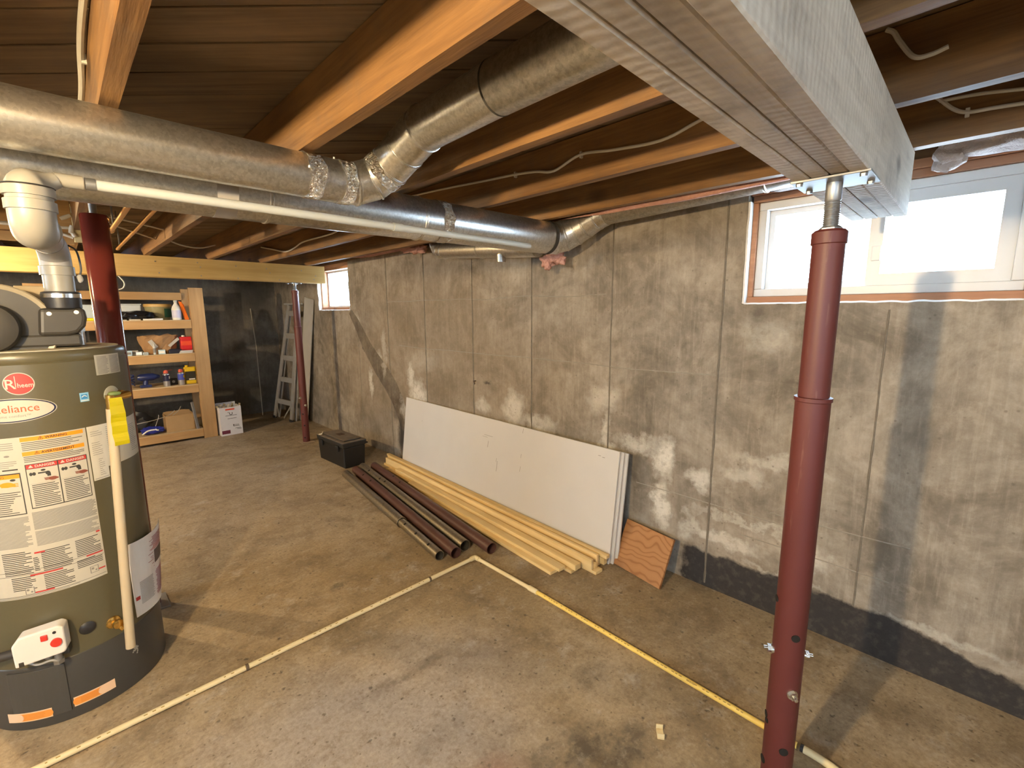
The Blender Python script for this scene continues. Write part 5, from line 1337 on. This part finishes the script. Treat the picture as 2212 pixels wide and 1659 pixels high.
bm = B(); lathe(bm, [(0,.185),(.016,.185),(.016,.200),(0,.202)], c=(-.02,0,0), n=16); mk('cap', bm, M_STKW, e, local=True, smooth=True)
bm = B(); box(bm, -.05,.05,-.037,.037,.0,.0345); mk('foot', bm, M_REDC, e, local=True)
e = thing('paper_stack', 'small stack of white papers at the right end of the second shelf', 'papers', (1.022, 6.478, z+D), R_(4))
for k in range(4):
    bm = B(); box(bm, -.065+.004*k,.062+.003*k,-.018,.004,.008*k+.0003,.008*k+.007); mk('sheet', bm, (M_STKW, M_OFFW)[k%2], e, local=True)
e = thing('dark_case', 'small dark case on the second shelf', 'case', (.925, 6.50, z+D)); bm = B(); box(bm, -.06,.06,-.03,.03,0,.045); mk('body', bm, plain('blue_black', (.012,.014,.03), .4), e, local=True, bev=.006); bm = B(); box(bm, -.05,.05,-.02,.02,.0455,.052); mk('lid', bm, bpy.data.materials['blue_black'], e, local=True, bev=.004)
e = thing('caulk_tube', 'grey tube standing on the second shelf', 'tube', (.735, 6.49, z+D)); bm = B(); lathe(bm, [(0,0),(.012,0),(.013,.09),(.006,.10),(.004,.125),(0,.125)], n=16); mk('body', bm, M_LGREY, e, local=True, smooth=True); bm = B(); lathe(bm, [(.0133,.02),(.0138,.07)], n=16); mk('label', bm, M_INKG, e, local=True, smooth=True)
for i, (x, y, sx, sz, mt, lab) in enumerate(((.50,6.49,.045,.055,M_LBLUE,'pale blue box at the left of the second shelf'),(.60,6.50,.035,.04,M_STEEL,'little metal tin on the second shelf'),(.655,6.485,.03,.028,M_LBLUE,'low pale blue tin on the second shelf'),(.80,6.485,.04,.05,M_LBLUE,'tilted pale blue carton in front of the paper bag'),(.55,6.56,.06,.05,M_OFFW,'white carton behind the small tins'),(.44,6.50,.04,.045,M_STKW,'white carton next to the water heater edge'))):
    e = thing('small_box', lab, 'box', (x, y, z+D), R_(rnd.uniform(-20,20)), group='small boxes on the second shelf'); bm = B(); box(bm, -sx*.8,sx*.8,-.02,.02,0,sz); mk('carton', bm, mt, e, local=True, bev=.003); bm = B(); box(bm, -sx*.6,sx*.6,-.0212,-.0202,sz*.25,sz*.7); mk('label', bm, (M_INKG, M_STKW)[i%2], e, local=True)
# third shelf
z = SZ[1]
for x, c1, lab in ((.815, M_NAVY, 'spray can with red cap in the middle of the third shelf'), (.955, M_GLUE, 'blue spray can with red cap beside the yellow jug')):
    e = bottle('spray_can', lab, x, 6.52, z, [(0,0),(.032,0),(.033,.006),(.033,.13),(.030,.14),(.014,.152),(0,.152)], M_STEEL, [(0,.150),(.022,.150),(.023,.170),(.012,.185),(0,.186)], plain('red_cap', (.55,.08,.04), .4), lab=(.0335,.06,.132) , labm=c1, cat='spray can')
    e['group'] = 'spray cans'
    bm = B(); lathe(bm, [(.0338,.085),(.0338,.115)], n=10, a0=R_(215), a1=R_(320)); mk('badge', bm, M_YELJ if x > .9 else M_STKW, e, local=True, smooth=True)
    bm = B(); tube(bm, [(.01,-.008,.178),(.06,-.01,.186)], .002, 6); mk('straw', bm, M_INKR, e, local=True)
e = thing('yellow_jug', 'yellow jug with black label on the third shelf', 'jug', (1.05, 6.56, z+D))
bm = B(); box(bm, -.055,.055,-.04,.04,0,.20); mk('body', bm, M_YELJ, e, local=True, bev=.014, seg=3)
bm = B(); box(bm, -.052,.05,-.0425,-.0405,.045,.150); lb = mk('label', bm, plain('black_label', (.03,.028,.02), .5), e, local=True)
bm = B(); box(bm, -.02,.04,-.0435,-.0427,.05,.065); mk('label_strip', bm, M_STKW, lb, local=True)
bm = B(); tube(bm, smoothpath([(.03,0,.195),(.058,0,.19),(.062,0,.13),(.050,0,.10)], 4), .008, 10); mk('handle', bm, M_YELJ, e, local=True, smooth=True)
bm = B(); lathe(bm, [(0,.2),(.018,.2),(.018,.222),(0,.222)], c=(-.025,0,0), n=16); mk('cap', bm, M_YELJ, e, local=True, smooth=True)
e = thing('power_drill', 'dark blue power drill on the third shelf', 'drill', (.66, 6.58, z+D))
bm = B(); lathe(bm, [(0,0),(.025,0),(.04,.03),(.042,.14),(.03,.17),(.018,.20),(0,.21)], c=(-.10,0,.115), axis=(1,0,0), n=20); mk('motor', bm, M_DBLUE, e, local=True, smooth=True)
bm = B(); tube(bm, [(-.02,0,.10),(-.035,0,.03)], [.022,.026], 14); mk('grip', bm, M_DBLUE, e, local=True, smooth=True)
bm = B(); box(bm, -.085,.02,-.035,.035,.0,.03); mk('battery', bm, M_DBLUE, e, local=True, bev=.006)
e = thing('cable_coil', 'coil of dark blue cord on the third shelf', 'cord', (.475, 6.56, z+D)); bm = B()
for k in range(5): tube(bm, [Vector((.055*math.cos(a*.2618+k), .03*math.sin(a*.2618+k), .03+.018*k+.05*abs(math.sin(a*.13)))) for a in range(25)], .006, 8)
mk('cord_loops', bm, M_DBLUE, e, local=True, smooth=True)
e = thing('black_box', 'small black box between the spray cans', 'box', (.885, 6.60, z+D)); bm = B(); box(bm, -.04,.04,-.03,.03,0,.075); mk('body', bm, M_BLK, e, local=True, bev=.005); bm = B(); tube(bm, [(0,-.031,.04),(0,-.036,.04)], .015, 16); mk('dial', bm, M_GREYM, e, local=True)
# bottom shelf
z = SZ[0]
e = thing('cardboard_box', 'open cardboard box on the bottom shelf', 'box', (.895, 6.60, z+D))
for sgn in (-1, 1):
    bm = B(); box(bm, sgn*.135-.003, sgn*.135+.003, -.10,.10,0,.19); mk('side', bm, M_CARD, e, local=True)
    bm = B(); n = 14; prev = None
    for k in range(n+1):
        x = -.132+.264*k/n; h = .19+.018*mnoise.noise((x*9, sgn*2, 3)) + (.02 if sgn > 0 else 0)
        ring = [bm.verts.new(p) for p in ((x, sgn*.10-.003, 0), (x, sgn*.10+.003, 0), (x, sgn*.10+.003, h), (x, sgn*.10-.003, h))]
        if prev:
            for j in range(4): bm.faces.new((prev[j], prev[(j+1)%4], ring[(j+1)%4], ring[j]))
        else: bm.faces.new(ring)
        prev = ring
    bm.faces.new(prev); mk('side', bm, M_CARD, e, local=True)
bm = B(); box(bm, -.13,.13,-.097,.097,.0,.004); mk('bottom', bm, M_CARD, e, local=True)
e = thing('blue_bag', 'blue and white plastic bag slumped on the bottom shelf', 'bag', (.63, 6.53, z+D)); bm = B(); clump(bm, (0,0,.045), (.10,.06,.042), 12, .3, 5, zmin=.0005); mk('bag_body', bm, plain('royal_blue_plastic', (.02,.03,.26), .3), e, local=True, smooth=True)
bm = B(); tube(bm, smoothpath([(-.10,-.055,.02),(-.05,-.058,.055),(.0,-.06,.062),(.05,-.06,.05)], 5), [.008]*16, 8); mk('white_print', bm, M_STKW, e, local=True, smooth=True)
e = thing('black_bag', 'dark bin bag of wire filling the bottom shelf left of the box', 'bag', (.50, 6.73, z+D)); bm = B(); clump(bm, (0,0,.13), (.16,.10,.125), 21, .3, 4, zmin=.0005); mk('bag_body', bm, M_BLK, e, local=True, smooth=True)
for i, pts in enumerate((((.50,6.52,.27),(.66,6.52,.29),(.80,6.55,.32),(.86,6.55,.37)), ((.66,6.55,.20),(.70,6.56,.30),(.705,6.56,.335)), ((.84,6.60,.30),(.90,6.60,.35),(.93,6.6,.40)))):
    bm = B(); tube(bm, smoothpath(pts, 6), .0035, 6); mk('loose_wire', bm, plain('pale_wire', (.42,.38,.32), .6), smooth=True, label=('long pale wire drooping across the bottom shelf', 'short pale wire sticking up beside the blue bag', 'thin stick rising out of the cardboard box')[i], cat='wire', group='loose wires on the bottom shelf')
e = thing('metal_channel', 'steel channel leaning on the right side of the bottom shelf', 'channel', (1.052, 6.462, z+D)); M4 = Matrix.Translation((0,0,0)) @ Matrix.Rotation(R_(-6), 4, 'Y')
bm = B(); obox(bm, M4, .018, .03, .33); mk('web', bm, M_GREYM, e, local=True)
bm = B(); obox(bm, M4 @ Matrix.Translation((-.012,-.004,0)), .010, .004, .33); mk('flange', bm, M_STEEL, e, local=True)

# ------------------------------------------------------------------ white carton beside the shelf
ct = thing('carton', 'white printed carton with torn open top beside the shelf', 'box', (1.385, 6.49, 0), R_(3))
CW, CD, CH = .118, .11, .352
M_CT = plain('white_carton', (.66,.64,.64), .6, var=.05); M_CTI = plain('carton_inside', (.34,.27,.15), .8, var=.2)
for nm, a in (('front', (-CW,CW,-CD,-CD+.004)), ('side', (-CW,-CW+.004,-CD+.004,CD-.004)), ('side', (CW-.004,CW,-CD+.004,CD-.004)), ('back', (-CW,CW,CD-.004,CD))):
    bm = B(); box(bm, *a, .0008, CH+(.03 if nm == 'back' else .0)); mk(nm, bm, M_CT, ct, local=True)
bm = B(); box(bm, -CW+.004,CW-.004,-CD+.004,CD-.004,.0008,.005); mk('bottom', bm, M_CT, ct, local=True)
r3 = random.Random(4)
for k in range(13):
    x = -CW+.012+k*.0175; bm = B(); M4 = Matrix.Translation((x, r3.uniform(-.07,.05), CH-.03)) @ Matrix.Rotation(r3.uniform(-.8,.8), 4, 'Y') @ Matrix.Rotation(r3.uniform(-.6,.6), 4, 'X'); obox(bm, M4, .022, .006, .05+.02*r3.random()); mk('torn_filler', bm, (M_CTI, M_OFFW, M_DEB)[k%3], ct, local=True)
bm = B()
def cp(x, z): return Vector((x, -CD-.0006, z))
def cr(x0, x1, z0, z1, mi): bm.faces.new([bm.verts.new(cp(*p)) for p in ((x0,z0),(x1,z0),(x1,z1),(x0,z1))]).material_index = mi
cr(-.055,.045,.315,.333,0); cr(-.112,-.022,.022,.066,2)
for k, (x, wd, zz) in enumerate(((-.035,.02,.285),(-.06,.125,.245),(-.04,.1,.207),(.015,.07,.105),(.035,.06,.078))): fine_w = wd; cr(x, x+wd, zz, zz+.005, 1)
addtext(bm, 'C', .052, lambda x, y: cp(.004-y, .268+x), bold=.0012, mi=1)
cr(.055,.105,.066,.072,1); cr(.015,.028,.112,.132,1)
for k in range(5): cr(.036+k*.009,.041+k*.009,.112,.130,3)
mk('front_print', bm, [plain('red_orange_print', (.60,.07,.03), .5), M_INK, plain('plum_print', (.14,.025,.06), .5), M_INKG], ct, local=True)

# ------------------------------------------------------------------ cables, copper pipes and header by the heater
M_CAB = plain('white_cable', (.62,.60,.54), .5); M_COP = plain('copper_pipe', (.70,.40,.16), .28, .9, .15, 30)
def cable(name, label, pts, r, mat=M_CAB, cat='cable', n=6, clips=()):
    e = thing(name, label, cat, Vector(pts[0]), group='white cables')
    bm = B(); tube(bm, smoothpath(pts, n), r, 8); mk('sheath', bm, mat, e, smooth=True)
    for c in clips:
        c = Vector(c); bm = B(); box(bm, c.x-.010, c.x+.004, c.y-.005, c.y+.005, c.z-.012, c.z+.012); mk('staple', bm, M_CAB, e, bev=.001)
    return e
cable('electric_cable', 'long wavy white cable stapled along a joist above the long duct', [(1.541,2.45,2.165),(1.541,2.10,2.147),(1.541,1.75,2.122),(1.541,1.543,2.109),(1.541,1.416,2.095),(1.541,1.312,2.077),(1.541,1.176,2.109),(1.541,1.02,2.09),(1.541,.835,2.076),(1.541,.705,2.102),(1.541,.55,2.135)], .0055, clips=[(1.549,1.543,2.109),(1.549,1.176,2.109)])
cable('electric_cable', 'white cable running down the side of the nearest joist', [(.123,1.25,2.185),(.119,1.451,2.177),(.118,1.582,2.172),(.119,1.70,2.160),(.124,1.90,2.135),(.124,2.3,2.12)], .0075, clips=[(.130,1.72,2.158)])
cable('electric_cable', 'pale cable curling down from the ceiling right of the big beam', [(1.538,.24,2.182),(1.538,.225,2.17),(1.538,.211,2.144),(1.538,.181,2.100),(1.538,.15,2.094),(1.538,.12,2.10)], .0055)
cable('electric_cable', 'pale cable stapled on the last joist right of the big beam', [(1.995,.18,2.15),(1.995,.161,2.134),(1.995,.126,2.096),(1.995,.094,2.078),(1.995,.04,2.074),(1.995,-.05,2.066)], .0055, clips=[(2.002,.094,2.078)])
cable('electric_cable', 'upper pale cable on the last joist right of the big beam', [(1.995,.16,2.128),(1.995,.07,2.121),(1.995,-.02,2.106)], .005)
cable('electric_cable', 'sagging cable on the joist just above the yellow beam', [(1.538,5.15,2.15),(1.538,4.833,2.10),(1.538,4.48,2.045),(1.538,4.248,2.058),(1.538,4.03,2.085),(1.538,3.487,2.084),(1.538,3.2,2.12)], .007)
cable('electric_cable', 'cable crossing between joists above the middle of the yellow beam', [(.65,4.75,2.13),(.80,4.80,2.07),(.95,4.84,2.06),(1.08,4.88,2.10)], .006)
cable('electric_cable', 'upper of two thin cables crossing beside the copper pipes', [(.17,3.85,2.10),(.35,3.95,2.10),(.60,4.10,2.08)], .006)
cable('electric_cable', 'lower of two thin cables crossing beside the copper pipes', [(.17,3.86,2.085),(.35,4.15,2.08),(.60,4.50,2.06)], .006)
cable('electric_cable', 'thin cable loop hanging below the yellow beam', [(.42,5.36,1.83),(.455,5.36,1.77),(.44,5.36,1.72),(.38,5.36,1.705),(.33,5.36,1.74)], .005)
for x, y0, y1, r, lab in ((.268,2.30,3.45,.011,'short copper pipe between joists behind the thick red post'), (.360,2.2,4.35,.0085,'long thin copper pipe between joists right of the thick red post')):
    e = thing('copper_pipe', lab, 'pipe', (x, y0, 1.94), group='copper pipes'); bm = B(); tube(bm, [(x, y0, 1.952), (x, (y0+y1)/2, 1.951), (x-.004, y1, 1.950)], r, 16); mk('pipe_length', bm, M_COP, e, smooth=True)
    bm = B(); lathe(bm, [(r,-.02),(r+.002,-.018),(r+.002,.018),(r,.02)], c=(x-.002,y1-.05,1.950), axis=(0,1,0), n=16); mk('fitting', bm, M_COP, e, smooth=True)
    for yy in (y0+.3, y1-.15):
        bm = B(); box(bm, x-.004,x+.004,yy-.006,yy+.006,1.952+r,ZS-.004); mk('hanger', bm, M_GREYM, e)
M_HDR = wood('header_wood', (.34,.19,.07), (.52,.32,.13), 'x', .7, 8, .25, knots=2.2)
bm = B(); box(bm, -.765,.129,4.02,4.058,1.985,ZS-.004); mk('header_board', bm, M_HDR, label='short orange-lit header board between joists above the heater', cat='board', bev=.002)
bm = B(); box(bm, -.765,.129,4.062,4.10,1.93,1.983); mk('header_board', bm, M_HDR, label='narrow lower board below the header above the heater', cat='board', bev=.002)
cable('electric_cable', 'bright cable stretched straight across the header board', [(-.5,4.005,2.022),(-.16,4.005,2.020),(.02,4.005,2.018),(.128,4.005,2.022)], .0085)
cable('electric_cable', 'bright cable sagging below the header board to the red post', [(-.5,3.995,2.018),(-.05,3.995,2.012),(.03,3.99,1.995),(.09,3.985,1.975),(.125,3.985,1.962)], .0085)
jb = thing('wire_bracket', 'pale bracket with cable clamps beside the thick red post', 'bracket', (.15, 3.9, 1.93))
bm = B(); box(bm, .128,.168,3.96,3.985,1.935,2.16); mk('strip', bm, plain('pale_yellow_bracket', (.66,.58,.33), .5), jb, bev=.003)
for p, q_ in (((.125,3.955,2.09),(.08,3.95,2.065)), ((.125,3.955,2.03),(.115,3.95,1.985)), ((.12,3.955,1.99),(.135,3.95,1.965))):
    bm = B(); tube(bm, [p, Vector(p).lerp(Vector(q_), .6), q_], [.010,.012,.010], 12); mk('clamp', bm, M_CAB, jb, smooth=True)
bm = B(); box(bm, .128,.21,3.90,3.955,2.10,2.135); mk('box', bm, M_GREYM, jb, bev=.003)
# duct hanger strap lines under the ducts on the left
for i, (z, y) in enumerate(((1.875,2.05), (1.905,2.12))):
    cable('electric_cable', ('pale cable strung behind the lower duct at the far left', 'second pale cable strung behind the lower duct')[i], [(-.9,y,z+.02),(-.3,y,z+.01),(.05,y,z),(.18,y+.02,z-.012)], .006)

# ------------------------------------------------------------------ bare bulbs under the joists, one of them an added fill
M_CER = plain('white_porcelain', (.75,.73,.68), .3)
for (x, y, z), wat in BULBS:
    e = thing('ceiling_bulb', 'bare bulb in a porcelain socket at ' + ('the near left of the ceiling' if y < 2 and y > 0 else 'the far left of the ceiling' if y > 4 else 'the ceiling left of the thick red post' if y > 2 else 'the ceiling behind the camera, an added unseen fill light'), 'lamp', (x, y, z), group='bare bulbs')
    bm = B(); lathe(bm, [(0,.095),(.05,.095),(.05,.085),(.030,.065),(.022,.045),(0,.045)], n=24); mk('socket', bm, M_CER, e, local=True, smooth=True)
    bm = B(); box(bm, -.06,.06,-.06,.06,.0955,.115); mk('mounting_block', bm, M_JOIST, e, local=True)
    bm = B(); box(bm, -.02,.02,-.02,.02,.115,.145 + (ZS-2.0) ); mk('stem', bm, M_JOIST, e, local=True)
    m_, nt, bs = newmat('glowing_bulb'); bs.inputs['Emission Color'].default_value = rgb(BULB_COL); bs.inputs['Base Color'].default_value = (1,.9,.7,1)
    bm = B(); lathe(bm, [(0,-.045),(.024,-.034),(.031,-.008),(.022,.020),(.013,.046),(0,.046)], n=10)
    area = sum(f.calc_area() for f in bm.faces)
    bs.inputs['Emission Strength'].default_value = wat/(area*PI)
    mk('bulb', bm, m_, e, local=True, smooth=True)
